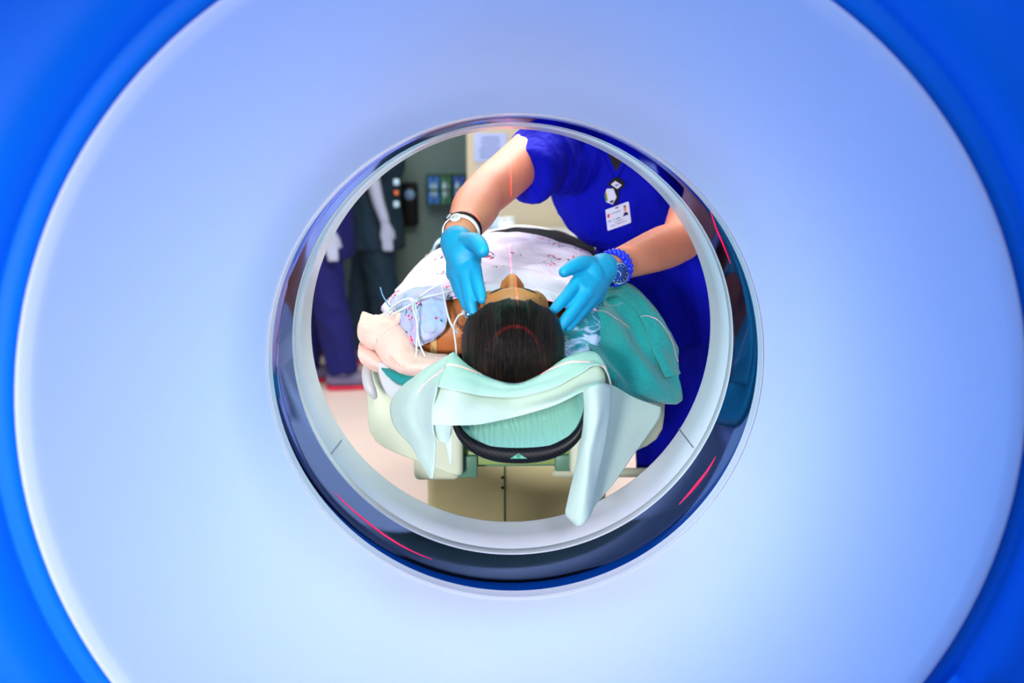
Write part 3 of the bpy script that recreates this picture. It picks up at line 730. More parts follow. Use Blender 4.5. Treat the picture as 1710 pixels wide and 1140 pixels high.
# ---- patient
pat = thing('patient', 'person lying on the couch in a printed white gown, black hair toward the viewer', 'person', (0, 1.9, .87))
HC = Vector((at(857, 560, 1.53).x, 1.565, .985))
bm = bmesh.new()
neckb = Vector((HC.x, 1.74, .955))
PF, PU = (0, .02, 1), (0, -1, .02)
L_p = head_bm(HC, PF, PU, bm, neckb)
shr, shl = at(700, 548, 1.765), Vector((.205, 1.79, .945))
chain(bm, [shr, Vector((-.09, 1.735, .975)), neckb+Vector((0, .02, 0)), Vector((.10, 1.77, .950)), shl], [.062, .064, .062, .060, .060], 18, 2)
tube_bm([neckb, Vector((-.07, 1.735, .99))], [.05, .05], 14, bm)
ell_bm((0.0, 1.93, .955), (.165, .22, .098), bm); ell_bm((0.0, 2.25, .96), (.155, .26, .09), bm); ell_bm((0, 2.52, .955), (.175, .14, .09), bm)
for sg, sh in ((-1, shr), (1, shl)):
    chain(bm, [sh, Vector((sg*.205, 2.05, .925)), Vector((sg*.205, 2.3, .92))], [.055, .044, .036]); chain(bm, [Vector((sg*.205, 2.3, .92)), Vector((sg*.195, 2.42, .92))], [.03, .02])
    chain(bm, [Vector((sg*.09, 2.55, .95)), Vector((sg*.09, 2.95, .94)), Vector((sg*.09, 3.36, .915))], [.085, .06, .042]); chain(bm, [Vector((sg*.09, 3.36, .915)), Vector((sg*.11, 3.40, 1.0))], [.04, .03])
pbody = mesh_obj('body', fuse(bm, .006, 4), M_skin_dark, pat)

# hair: a combed-back cap plus fine strands
def hairline(b): return -.028+(b*1.13 if b > 0 else b*.85)
bm = bmesh.new()
NU, NV = 96, 60
def skull(th, ph, e=.0): # ph 0 at crown
    return Vector((math.sin(ph)*math.cos(th)*(.073+e), math.sin(ph)*math.sin(th)*(.092+e), math.cos(ph)*(.092+e)))
grid = {}
for i in range(NV+1):
    ph = PI*.80*i/NV
    for k in range(NU):
        th = 2*PI*k/NU
        q = skull(th, ph, .0075)
        q.y *= 1.0; 
        a, b, g = q.x, q.y-.008, q.z+.022
        keep = g > hairline(b)-.004+(.012 if b > .03 else 0)+.006*noise.noise(Vector((a*60, 0, 0)))
        w_ = .0022*noise.noise(Vector((a*90, b*9, g*9)))
        q2 = skull(th, ph, .0075+w_)
        if not keep: continue
        grid[i, k] = bm.verts.new(L_p(q2.x*1.06, q2.y-.008, q2.z+.022))
for i in range(NV):
    for k in range(NU):
        q = [(i, k), (i, (k+1) % NU), (i+1, (k+1) % NU), (i+1, k)]
        if all(x in grid for x in q) and not (i == 0):
            bm.faces.new([grid[x] for x in q])
        elif i == 0 and all(x in grid for x in q[2:]):
            pass
bmesh.ops.remove_doubles(bm, verts=bm.verts, dist=2e-4)
bmesh.ops.holes_fill(bm, edges=[e for e in bm.edges if e.is_boundary and (e.verts[0].co-L_p(0, -.008, .022+.0995)).length < .02], sides=0)
hs = mesh_obj('hair', bm, M_hair, pat); solid(hs, .006, -1)
bm = bmesh.new()
random.seed(11)
for n_ in range(2400):
    # start along the hairline, run over the crown to the back of the head
    th0 = random.uniform(-1, 1); a0 = .074*th0
    pts = []
    start = random.uniform(-.030, .012)
    lift = random.uniform(.0005, .0035); drift = random.uniform(-.006, .006)
    for s in range(9):
        u = s/8; ang = .88+start*6-u*(2.9)          # angle in the f-u plane, from the forehead over the crown to the back
        x = a0*(1+.10*u)+drift*u
        k = math.sqrt(max(0.02, 1-(x/.081)**2))
        pts.append(L_p(x, math.sin(ang)*(.0985+lift)*k-.008, math.cos(ang)*(.0985+lift)*k+.022))
    tube_bm(pts, [.00015]+[.0004]*7+[.00025], 3, bm, caps=None)
for n_ in range(70):  # stray hairs by the right ear
    p0 = at(935+random.uniform(-4, 4), 570+random.uniform(-10, 30), 1.53+random.uniform(0, .03))
    d = Vector((random.uniform(.004, .022), random.uniform(-.01, .01), random.uniform(-.012, .016)))
    tube_bm([p0, p0+d*.6+Vector((0, 0, .004)), p0+d], .00025, 3, bm, caps=None)
    p0 = at(776+random.uniform(-4, 4), 560+random.uniform(-25, 45), 1.53+random.uniform(0, .03))
    d = Vector((-random.uniform(.002, .012), random.uniform(-.01, .01), random.uniform(-.012, .012)))
    tube_bm([p0, p0+d*.6+Vector((0, 0, .004)), p0+d], .00025, 3, bm, caps=None)
hst = mesh_obj('hair_strands', bm, M_hair, hs); hst['kind'] = 'stuff'
bvp = bvh_of(pbody)
def onskin(p, off=.0006):
    h = bvp.find_nearest(p); return h[0]+h[1]*off
for sg in (-1, 1):
    mesh_obj('eyebrow', tube_bm([onskin(L_p(sg*x, b, g)) for x, b, g in ((.018, .0955, .024), (.034, .089, .030), (.050, .074, .026))], [.0010, .0016, .0008], 8, smooth=3), M_hair_dark, pat)
    mesh_obj('eyelashes', tube_bm([onskin(L_p(sg*x, b, g)) for x, b, g in ((.018, .082, -.004), (.032, .0865, -.006), (.047, .077, -.003))], [.0005, .0008, .0005], 6, smooth=3), M_black, pat)
# gown over the chest
def gfold(i, j, p):
    return .010*noise.noise(Vector((p.x*10+p.y*7, p.y*17, 1.3)))+.006*noise.noise(Vector((p.x*22-p.y*9, p.y*40, 4.3)))+.006*math.sin(p.y*62+p.x*22+2*noise.noise(p*9))*max(0, 1-abs(p.y-1.82)/.16)
G = P([
 [(676, 535, 1.72), (742, 500, 1.705), (800, 492, 1.70), (860, 497, 1.70), (915, 503, 1.70), (950, 520, 1.70), (985, 560, 1.70)],
 [(640, 522, 1.80), (696, 474, 1.80), (775, 462, 1.80), (860, 468, 1.80), (928, 472, 1.80), (985, 492, 1.80), (1028, 545, 1.80)],
 [(644, 512, 1.90), (703, 452, 1.90), (780, 433, 1.90), (860, 436, 1.90), (930, 440, 1.90), (985, 458, 1.90), (1032, 515, 1.90)],
 [(655, 502, 2.02), (718, 428, 2.02), (795, 403, 2.02), (860, 398, 2.02), (925, 408, 2.02), (985, 432, 2.02), (1032, 500, 2.02)],
 [(676, 500, 2.16), (732, 424, 2.16), (803, 399, 2.16), (860, 393, 2.16), (925, 405, 2.16), (985, 428, 2.16), (1028, 500, 2.16)],
 [(712, 490, 2.36), (752, 435, 2.36), (808, 418, 2.36), (860, 413, 2.36), (925, 418, 2.36), (985, 440, 2.36), (1022, 500, 2.36)]])
gw = solid(mesh_obj('gown', patch_bm(G, 10, None, gfold), M_gown, pat, label='white gown printed with small pink and teal sprigs'), .002)
def sfold(i, j, p): return .004*noise.noise(p*34)+.003*noise.noise(p*80+Vector((5, 0, 0)))
S = P([
 [(652, 500, 1.80), (688, 482, 1.78), (722, 480, 1.76), (752, 484, 1.73)],
 [(654, 522, 1.74), (690, 508, 1.70), (720, 503, 1.685), (744, 505, 1.675)],
 [(662, 545, 1.71), (695, 534, 1.665), (722, 529, 1.652), (747, 533, 1.655)],
 [(672, 562, 1.69), (697, 556, 1.652), (722, 551, 1.645), (741, 551, 1.652)],
 [(680, 583, 1.68), (697, 579, 1.662), (715, 573, 1.655), (733, 563, 1.657)]])
solid(mesh_obj('gown_sleeve', patch_bm(S, 12, None, sfold), M_gown_in, pat, label='pale blue printed sleeve of the gown'), .0018)
ST = P([[(1006, 490, 1.70), (985, 505, 1.675), (955, 530, 1.65), (926, 555, 1.63)],
        [(1008, 520, 1.67), (992, 545, 1.64), (966, 565, 1.615), (934, 580, 1.60)],
        [(1004, 560, 1.65), (998, 582, 1.615), (980, 600, 1.585), (945, 606, 1.575)]])
solid(mesh_obj('gown_shoulder', patch_bm(ST, 10, None, sfold), M_mottle, pat, label='teal and white mottled gown shoulder'), .0018)
bs = [cast(bvp, 724, y, .003, 1.70) for y in (545, 560, 575, 590, 603)]
mesh_obj('bra_strap', tube_bm([p+Vector((0, -.001, 0)) for p in bs], .0068, 10, smooth=3, squash=.3, hint=Vector((0, 1, 0))), M_strap_tan, pat)
# electrode with its lead, and the bundle of monitoring cables
ecg = thing('electrode_lead', 'white lead wire clipped to the steel electrode beside the neck', 'cable', at(778, 524, 1.61))
mesh_obj('electrode', tube_bm([at(784, 526, 1.605), at(782, 522, 1.592)], [.010, .007], 16, caps='flat'), M_chrome, ecg)
mesh_obj('connector', tube_bm([at(774, 521, 1.60), at(786, 517, 1.596)], .0042, 10), M_greyrail, ecg)
mesh_obj('wire', tube_bm([at(*p) for p in ((775, 523, 1.598), (766, 527, 1.600), (759, 540, 1.605), (758, 552, 1.61), (761, 575, 1.60), (763, 604, 1.585))], .0017, 8, smooth=5), M_cable, ecg)
def cable(pix, r, label):
    return tag(mesh_obj('monitoring_cable', tube_bm([at(*p) for p in pix], r, 8, smooth=6), M_cable), label, 'cable', 'monitoring cables over the gown')
cable([(640, 528, 1.69), (655, 512, 1.675), (675, 500, 1.665), (690, 500, 1.66), (690, 515, 1.645), (697, 540, 1.640), (696, 565, 1.640), (695, 598, 1.63)], .0020, 'pale grey cable looping over the gown and hanging straight down by the peach cloth')
cable([(646, 528, 1.69), (665, 506, 1.68), (681, 500, 1.668), (692, 507, 1.655), (696, 530, 1.643), (698, 560, 1.638), (703, 580, 1.635), (712, 598, 1.63)], .0020, 'pale grey cable curving down toward the bra strap')
cable([(652, 526, 1.70), (680, 512, 1.69), (705, 498, 1.70), (735, 490, 1.69), (765, 482, 1.66)], .0018, 'thin pale cable running up across the gown to the gloved hand')
cable([(690, 505, 1.70), (715, 485, 1.71), (735, 477, 1.70), (741, 490, 1.685), (743, 505, 1.665), (749, 530, 1.645), (757, 548, 1.64), (763, 555, 1.62)], .0022, 'white cable arching from the gown down over the bare shoulder')
tag(mesh_obj('lead_wire', tube_bm([at(*p) for p in ((635, 480, 1.78), (640, 495, 1.76), (652, 513, 1.73), (662, 522, 1.70))], .0014, 8, smooth=5), mat('blue wire', (60, 130, 170), 0.4)), 'thin blue wire sticking up behind the peach cloth', 'cable')

# ------------------------------------------------------------------ cloths
def clothfold(a, s):
    return lambda i, j, p: a*noise.noise(p*s)+a*.4*noise.noise(p*s*2.7)
bm = patch_bm(P([
 [(752, 598, 1.57), (785, 622, 1.56), (830, 640, 1.55), (868, 645, 1.55), (910, 630, 1.55), (950, 600, 1.56), (986, 592, 1.58), (1004, 606, 1.56), (1019, 640, 1.52)],
 [(757, 588, 1.50), (789, 616, 1.475), (835, 636, 1.455), (868, 640, 1.45), (912, 620, 1.46), (950, 594, 1.49), (986, 586, 1.52), (1006, 602, 1.49), (1020, 640, 1.46)],
 [(740, 618, 1.440), (775, 633, 1.415), (825, 648, 1.42), (868, 650, 1.42), (920, 634, 1.425), (960, 612, 1.44), (990, 604, 1.46), (1010, 614, 1.45), (1021, 642, 1.435)],
 [(731, 645, 1.40), (765, 652, 1.383), (815, 661, 1.40), (868, 662, 1.405), (925, 647, 1.405), (968, 623, 1.41), (995, 609, 1.42), (1012, 619, 1.425), (1021, 645, 1.42)]]), 8, None, clothfold(.0022, 22))
patch_bm(P([
 [(733, 640, 1.42), (765, 644, 1.40), (815, 652, 1.43), (868, 654, 1.435), (925, 639, 1.435), (968, 616, 1.44), (996, 608, 1.445), (1010, 622, 1.45)],
 [(724, 680, 1.392), (760, 678, 1.386), (808, 676, 1.405), (868, 672, 1.425), (928, 659, 1.42), (972, 640, 1.42), (999, 634, 1.425), (1010, 640, 1.435)],
 [(722, 700, 1.386), (758, 700, 1.382), (802, 698, 1.394), (868, 686, 1.415), (930, 669, 1.405), (974, 650, 1.398), (1000, 642, 1.405), (1012, 648, 1.42)],
 [(723, 709, 1.384), (760, 710, 1.380), (802, 708, 1.388), (868, 694, 1.412), (930, 675, 1.402), (972, 653, 1.392), (996, 644, 1.40), (1010, 650, 1.415)]]), 8, bm, clothfold(.0020, 22))
patch_bm(P([
 [(758, 587, 1.495), (757, 588, 1.50), (755, 589, 1.505), (753, 590, 1.51)],
 [(741, 618, 1.456), (730, 618, 1.475), (718, 614, 1.495), (704, 620, 1.52)],
 [(731, 645, 1.402), (708, 645, 1.455), (690, 642, 1.48), (668, 650, 1.525)],
 [(724, 680, 1.393), (698, 680, 1.445), (676, 680, 1.475), (651, 680, 1.525)],
 [(723, 709, 1.385), (702, 710, 1.435), (682, 712, 1.465), (660, 714, 1.515)],
 [(727, 745, 1.402), (714, 745, 1.425), (700, 746, 1.445), (686, 744, 1.475)],
 [(727, 776, 1.412), (719, 776, 1.420), (712, 776, 1.430), (704, 775, 1.445)],
 [(723, 799, 1.418), (721, 799, 1.420), (719, 799, 1.425), (717, 797, 1.430)]]), 8, bm, clothfold(.0025, 18))
patch_bm(P([[(723, 706, 1.390), (738, 707, 1.386), (754, 708, 1.386)], [(728, 727, 1.404), (740, 728, 1.398), (752, 727, 1.402)], [(735, 738, 1.406), (743, 739, 1.402), (750, 737, 1.404)]]), 6, bm)
patch_bm(P([[(744, 736, 1.405), (750, 735, 1.404), (755, 710, 1.404)], [(748, 757, 1.407), (751, 757, 1.404), (754, 755, 1.404)], [(751, 776, 1.408), (752.5, 777, 1.406), (754, 775, 1.407)]]), 6, bm)
patch_bm(P([
 [(974, 650, 1.395), (986, 645, 1.380), (1000, 641, 1.383), (1012, 640, 1.40), (1021, 646, 1.425)],
 [(975, 700, 1.395), (985, 700, 1.380), (998, 699, 1.378), (1008, 699, 1.398), (1016, 700, 1.415)],
 [(967, 750, 1.400), (975, 750, 1.382), (985, 750, 1.376), (997, 750, 1.392), (1008, 750, 1.412)],
 [(957, 795, 1.400), (967, 795, 1.384), (979, 795, 1.374), (988, 795, 1.386), (998, 795, 1.408)],
 [(948, 838, 1.400), (958, 840, 1.386), (972, 842, 1.374), (982, 842, 1.382), (990, 840, 1.402)],
 [(945, 858, 1.400), (954, 863, 1.388), (967, 867, 1.378), (979, 865, 1.382), (987, 856, 1.400)],
 [(953, 870, 1.402), (960, 875, 1.392), (967, 877, 1.384), (974, 874, 1.386), (980, 868, 1.400)]]), 7, bm, clothfold(.0012, 30))
patch_bm(P([
 [(985, 634, 1.50), (1020, 642, 1.52), (1060, 664, 1.555), (1104, 680, 1.60)],
 [(980, 700, 1.48), (1018, 700, 1.50), (1058, 702, 1.535), (1098, 702, 1.58)],
 [(975, 760, 1.46), (1000, 760, 1.475), (1030, 760, 1.50), (1059, 757, 1.53)],
 [(966, 800, 1.45), (985, 801, 1.46), (1006, 802, 1.475), (1030, 800, 1.495)],
 [(960, 840, 1.435), (972, 842, 1.44), (985, 844, 1.45), (998, 838, 1.46)],
 [(960, 866, 1.43), (968, 867, 1.43), (976, 867, 1.435), (985, 864, 1.44)]]), 8, bm, clothfold(.0018, 16))
sheet = tag(mesh_obj('draped_sheet', bm, M_sheet), 'pale mint sheet draped across the head holder, corners hanging down both sides', 'sheet')
solid(sheet, .0014)

bm = patch_bm(P([
 [(612, 534, 1.77), (632, 531, 1.77), (655, 524, 1.77), (686, 508, 1.78)],
 [(606, 522, 1.735), (630, 528, 1.725), (655, 523, 1.725), (683, 510, 1.735)],
 [(599, 545, 1.70), (628, 548, 1.678), (652, 545, 1.678), (668, 534, 1.70)],
 [(600, 566, 1.69), (622, 570, 1.668), (640, 573, 1.662), (655, 560, 1.68)],
 [(607, 579, 1.70), (620, 583, 1.685), (632, 584, 1.682), (640, 580, 1.69)]]), 9, None, clothfold(.005, 24))
patch_bm(P([
 [(668, 538, 1.715), (684, 560, 1.695), (696, 580, 1.68), (712, 590, 1.675), (748, 597, 1.66)],
 [(663, 545, 1.685), (678, 563, 1.665), (690, 583, 1.65), (708, 591, 1.642), (747, 595, 1.628)],
 [(650, 550, 1.665), (664, 576, 1.642), (683, 596, 1.628), (705, 602, 1.622), (742, 602, 1.608)],
 [(636, 562, 1.658), (650, 590, 1.635), (672, 610, 1.615), (700, 614, 1.61), (732, 611, 1.60)],
 [(627, 578, 1.665), (642, 603, 1.645), (668, 620, 1.625), (698, 625, 1.620), (722, 620, 1.612)],
 [(630, 582, 1.685), (645, 606, 1.668), (670, 622, 1.65), (699, 626, 1.64), (722, 622, 1.63)]]), 9, bm, clothfold(.003, 26))
patch_bm(P([
 [(603, 570, 1.73), (625, 580, 1.71), (650, 602, 1.70), (680, 620, 1.69), (702, 624, 1.68)],
 [(599, 576, 1.70), (625, 590, 1.685), (650, 608, 1.675), (680, 623, 1.665), (700, 626, 1.66)],
 [(599, 592, 1.69), (622, 606, 1.668), (645, 617, 1.658), (672, 629, 1.652), (696, 629, 1.65)],
 [(606, 604, 1.70), (625, 617, 1.688), (648, 622, 1.68), (672, 633, 1.672), (692, 631, 1.67)]]), 9, bm, clothfold(.004, 24))
pc_cloth = tag(mesh_obj('folded_cloth', bm, M_peach), 'peach flannel cloth folded around the patient shoulder at left', 'cloth')
bvc = bvh_of(pc_cloth)
for pix in ([(628, 566), (638, 584), (652, 600), (672, 613), (698, 618), (722, 615)], [(652, 594), (664, 606), (678, 612)]):
    mesh_obj('hem_seam', tube_bm([cast(bvc, x, y, .0022, 1.62) for x, y in pix], .0007, 6, smooth=4), mat('orange seam thread', (226, 150, 110), .7), pc_cloth)
solid(pc_cloth, .004)
bm = patch_bm(P([
 [(634, 610, 1.67), (660, 616, 1.655), (685, 620, 1.645), (706, 622, 1.63)],
 [(640, 619, 1.652), (660, 627, 1.640), (682, 631, 1.630), (704, 626, 1.615)],
 [(652, 630, 1.648), (666, 637, 1.636), (682, 640, 1.624), (700, 634, 1.612)],
 [(664, 641, 1.648), (670, 643, 1.638), (678, 646, 1.626), (694, 641, 1.615)]]), 8, None, clothfold(.002, 40))
solid(tag(mesh_obj('tucked_blanket', bm, M_teal), 'corner of teal blanket tucked beneath the peach cloth', 'blanket'), .003)
def tealfold(i, j, p):
    d = (p.x*.75+p.z*.9)
    return .009*math.sin(d*95+4*noise.noise(p*7))+.009*(1-abs(noise.noise(Vector((d*14, (p.x-p.z)*4, p.y*3))))*2)+.003*noise.noise(p*24)
bm = patch_bm(P([
 [(1003, 500, 1.76), (1018, 492, 1.78), (1042, 482, 1.81), (1060, 492, 1.85), (1078, 508, 1.88)],
 [(998, 492, 1.725), (1015, 483, 1.735), (1042, 475, 1.765), (1062, 490, 1.81), (1080, 505, 1.85)],
 [(990, 520, 1.682), (1020, 515, 1.685), (1055, 510, 1.70), (1085, 521, 1.705), (1097, 531, 1.705)],
 [(987, 555, 1.645), (1015, 550, 1.655), (1055, 548, 1.664), (1090, 551, 1.668), (1108, 568, 1.695)],
 [(985, 585, 1.61), (1015, 588, 1.60), (1055, 590, 1.625), (1095, 590, 1.645), (1121, 598, 1.68)],
 [(1000, 608, 1.58), (1025, 620, 1.575), (1060, 624, 1.60), (1100, 622, 1.625), (1134, 624, 1.65)],
 [(1020, 636, 1.572), (1035, 647, 1.58), (1065, 654, 1.60), (1105, 652, 1.63), (1136, 644, 1.65)],
 [(1024, 648, 1.60), (1042, 659, 1.60), (1068, 664, 1.62), (1105, 671, 1.655), (1126, 662, 1.69)],
 [(1026, 650, 1.63), (1044, 656, 1.64), (1070, 660, 1.65), (1105, 664, 1.68), (1122, 656, 1.71)]]), 14, None, tealfold)
patch_bm(P([
 [(1012, 500, 1.715), (1014, 490, 1.725), (1018, 482, 1.74)],
 [(1034, 494, 1.700), (1042, 484, 1.715), (1048, 474, 1.75)],
 [(1058, 514, 1.685), (1068, 504, 1.695), (1076, 496, 1.74)],
 [(1074, 540, 1.655), (1088, 530, 1.665), (1100, 524, 1.70)],
 [(1082, 562, 1.645), (1097, 557, 1.655), (1110, 553, 1.685)],
 [(1096, 598, 1.628), (1110, 594, 1.636), (1123, 590, 1.67)],
 [(1112, 630, 1.615), (1124, 628, 1.624), (1136, 624, 1.65)]]), 8, bm, clothfold(.002, 30))
solid(tag(mesh_obj('teal_blanket', bm, M_teal), 'large teal blanket heaped over the patient shoulder at right', 'blanket'), .004)
# grey blanket over the abdomen and legs with a white folded hem
A = [
 [(704, 500, 2.24), (748, 436, 2.24), (806, 408, 2.24), (860, 398, 2.24), (915, 402, 2.24), (960, 418, 2.24), (988, 442, 2.24), (1018, 520, 2.24)],
 [(706, 490, 2.30), (750, 425, 2.30), (806, 397, 2.30), (865, 387, 2.30), (915, 391, 2.30), (958, 404, 2.30), (990, 426, 2.30), (1018, 510, 2.30)],
 [(712, 485, 2.40), (752, 420, 2.40), (808, 393, 2.40), (868, 383.5, 2.40), (915, 387, 2.40), (957, 399, 2.40), (992, 420, 2.40), (1016, 500, 2.40)],
 [(725, 500, 2.8), (760, 430, 2.8), (812, 405, 2.8), (865, 400, 2.8), (910, 402, 2.8), (950, 415, 2.8), (985, 450, 2.8), (1015, 500, 2.8)],
 [(735, 490, 3.4), (765, 425, 3.42), (812, 400, 3.46), (862, 395, 3.46), (905, 397, 3.46), (943, 405, 3.46), (970, 450, 3.4), (990, 490, 3.4)]]
gb = tag(mesh_obj('leg_blanket', patch_bm(P(A), 8, None, clothfold(.006, 14)), M_grey_blanket), 'dark grey blanket over the abdomen and legs, behind the gown', 'blanket')
solid(gb, .008)
hp = [at(*p) for p in ((704, 486, 2.34), (748, 418, 2.34), (806, 396, 2.34), (838, 389, 2.345), (866, 383, 2.35), (900, 384, 2.36), (930, 389, 2.37), (960, 399, 2.38))]
mesh_obj('turned_hem', tube_bm(hp, [.012, .012, .012, .012, .011, .008, .005, .003], 14, smooth=6), M_lining, gb, label='white turned-back edge')
bl = patch_bm(P([[(716, 470, 2.5), (722, 425, 2.48), (734, 405, 2.48), (760, 396, 2.5)], [(720, 465, 2.6), (726, 418, 2.6), (738, 400, 2.6), (764, 392, 2.6)], [(728, 470, 2.8), (734, 425, 2.8), (745, 410, 2.8), (768, 404, 2.8)]]), 8, None, clothfold(.004, 20))
solid(tag(mesh_obj('blanket_fold', bl, M_paleblue), 'pale blue blanket edge standing up behind the left gloved wrist', 'blanket'), .006)

# ------------------------------------------------------------------ background: people, wall things, counter
def standing(loc, yaw, top_m, leg_m, skin_m, name, label, shoe=False, lean=0.0):
    t = thing('person', label, 'person', loc); X, Y, _ = loc
    c, s = math.cos(yaw), math.sin(yaw)
    def W(a, b, z): return Vector((X+a*c-b*s, Y+a*s+b*c, z))      # a: to the side, b: forward
    bm = bmesh.new()
    for sg in (-1, 1):
        st = .10 if sg > 0 else -.10
        chain(bm, [W(sg*.09, 0, .90), W(sg*.095, .02+st*.4, .50), W(sg*.10, st, .09)], [.085, .058, .042]); chain(bm, [W(sg*.10, st, .07), W(sg*.11, st+.14, .05)], [.04, .035])
        chain(bm, [W(sg*.19, 0, 1.40), W(sg*.23, -.02, 1.13), W(sg*.24, .04, .90)], [.05, .042, .03], 14, 2)
        kn = [W(sg*(.24+.0), .045+dx, .80) for dx in (.03, .012, -.006, -.022)]
        tpz = [W(sg*.235, .055+dx, .72) for dx in (.03, .012, -.006, -.022)]
        hand_bm(bm, W(sg*.24, .04, .89), kn, tpz, ([W(sg*.24, .06, .87), W(sg*.225, .09, .83), W(sg*.22, .10, .79)], [.016, .012, .010]), .009, .024, .1, Vector((0, 0, 0)))
    ell_bm(W(0, 0, 1.25), (.19, .12, .22), bm); ell_bm(W(0, 0, .98), (.165, .115, .2), bm)
    chain(bm, [W(-.19, 0, 1.40), W(0, 0, 1.43), W(.19, 0, 1.40)], [.05, .06, .05])
    Lh = head_bm(W(0, .02, 1.60), W(0, 1, 0)-W(0, 0, 0), (0, 0, 1), bm, W(0, 0, 1.42))
    mesh_obj('body', fuse(bm, .010, 4), skin_m, t)
    s1, f1, u1_ = basis(W(0, 1, 0)-W(0, 0, 0), (0, 0, 1)); BB = Matrix((s1, f1, u1_)).transposed()
    mesh_obj('hair', ell_bm(Lh(0, -.02, .036), (.080, .094, .088), None, BB), M_hair_dark, t)
    for sg in (-1, 1): mesh_obj('eye', ell_bm(Lh(sg*.031, .079, .001), (.010, .006, .005), None, BB, 10, 8), M_black, t)
    bm = bmesh.new(); ell_bm(W(0, 0, 1.25), (.21, .145, .24), bm)
    tube_bm([W(0, 0, 1.25), W(0, 0, 1.0), W(0, 0, .72)], [.175, .18, .195], 24, bm, caps='flat'); chain(bm, [W(-.19, 0, 1.40), W(0, 0, 1.43), W(.19, 0, 1.40)], [.06, .07, .06])
    for sg in (-1, 1): tube_bm([W(sg*.15, 0, 1.38), W(sg*.20, 0, 1.33), W(sg*.225, 0, 1.16)], [.07, .066, .064], 18, bm, caps='flat')
    tp_ = mesh_obj('scrub_top', fuse(bm, .012, 3, wrinkle(1.0)), top_m, t)
    bm = bmesh.new()
    for sg in (-1, 1):
        st = .10 if sg > 0 else -.10
        tube_bm([W(sg*.085, 0, .92), W(sg*.09, .01+st*.2, .6), W(sg*.10, st, .10)], [.105, .092, .085], 20, bm, caps='flat')
    ell_bm(W(0, 0, .88), (.17, .12, .12), bm)
    mesh_obj('scrub_trousers', fuse(bm, .012, 3, wrinkle(1.0)), leg_m, t)
    for sg in (-1, 1):
        st = .10 if sg > 0 else -.10
        bm = bmesh.new(); chain(bm, [W(sg*.10, st-.05, .06), W(sg*.11, st+.08, .055), W(sg*.115, st+.17, .045)], [.045, .047, .036], 14, 2)
        for v in bm.verts: v.co.z = max(v.co.z, .022)
        so = mesh_obj('shoe', bm, M_shoe, t)
        bm = bmesh.new(); chain(bm, [W(sg*.10, st-.05, .02), W(sg*.11, st+.08, .02), W(sg*.115, st+.17, .02)], [.046, .050, .040], 14, 2)
        for v in bm.verts: v.co.z = min(max(v.co.z, .001), .024)
        mesh_obj('sole', bm, M_pink, so, label='bright pink sole')
        mesh_obj('side_patch', ell_bm(W(sg*.11+.042*(-1), st+.02, .065), (.03, .03, .016), None), M_lime, so)
    return t
pa = at(551, 626, 5.42)
standing((pa.x, 5.22, 0), -1.35, M_navy, M_navy, M_skin_washed, 'person', 'person in navy scrubs and pink-soled shoes standing in the left background')
pb = at(627, 600, 5.75)
standing((pb.x, 5.71, 0), -1.3, M_darkteal, M_darkteal, M_skin_washed, 'person', 'person in dark teal scrubs standing beside the black wall dispenser')
bc = at(662, 320, 5.47)
cl = thing('belt_pager', 'pale blue clip with orange centre on the dark teal scrubs', 'clip', bc)
cb = at(605, 520, 5.72)
cab = thing('brown_cabinet', 'dark brown narrow cabinet behind the navy scrubs', 'cabinet', (cb.x, 5.85, 0))
mesh_obj('cabinet_body', box_bm(cb.x-.045, cb.x+.02, 5.78, 5.98, 0, .82, bev=.004), M_brown, cab, smooth=False)
mesh_obj('cabinet_door', box_bm(cb.x-.040, cb.x+.015, 5.768, 5.78, .06, .80, bev=.003), M_brown, cab, smooth=False)
# pager parts
for py, m_, r in ((304, M_paleblue, .016), (322, mat('orange clip', (240, 120, 30), .5), .012), (341, M_paleblue, .016)):
    p = at(662, py, 5.47); mesh_obj('clip_piece', box_bm(p.x-r, p.x+r, 5.46, 5.475, p.z-r*1.1, p.z+r*1.1, bev=.006), m_, cl)
# dispenser on the back wall
d0, d1_ = at(673, 376, 5.99), at(698, 304, 5.99)
dsp = thing('soap_dispenser', 'black wall dispenser with round pale window on the grey green wall', 'dispenser', (d0.x, 5.99, d0.z))
mesh_obj('housing', box_bm(d0.x, d1_.x, 5.90, 6.0, d0.z, d1_.z, bev=.02, seg=3), M_rubber, dsp)
pc_ = at(684, 325, 5.9); mesh_obj('window', tube_bm([(pc_.x, 5.91, pc_.z), (pc_.x, 5.893, pc_.z)], [.035, .03], 20, caps='flat'), mat('pale blue window', (120, 160, 200), .3), dsp)
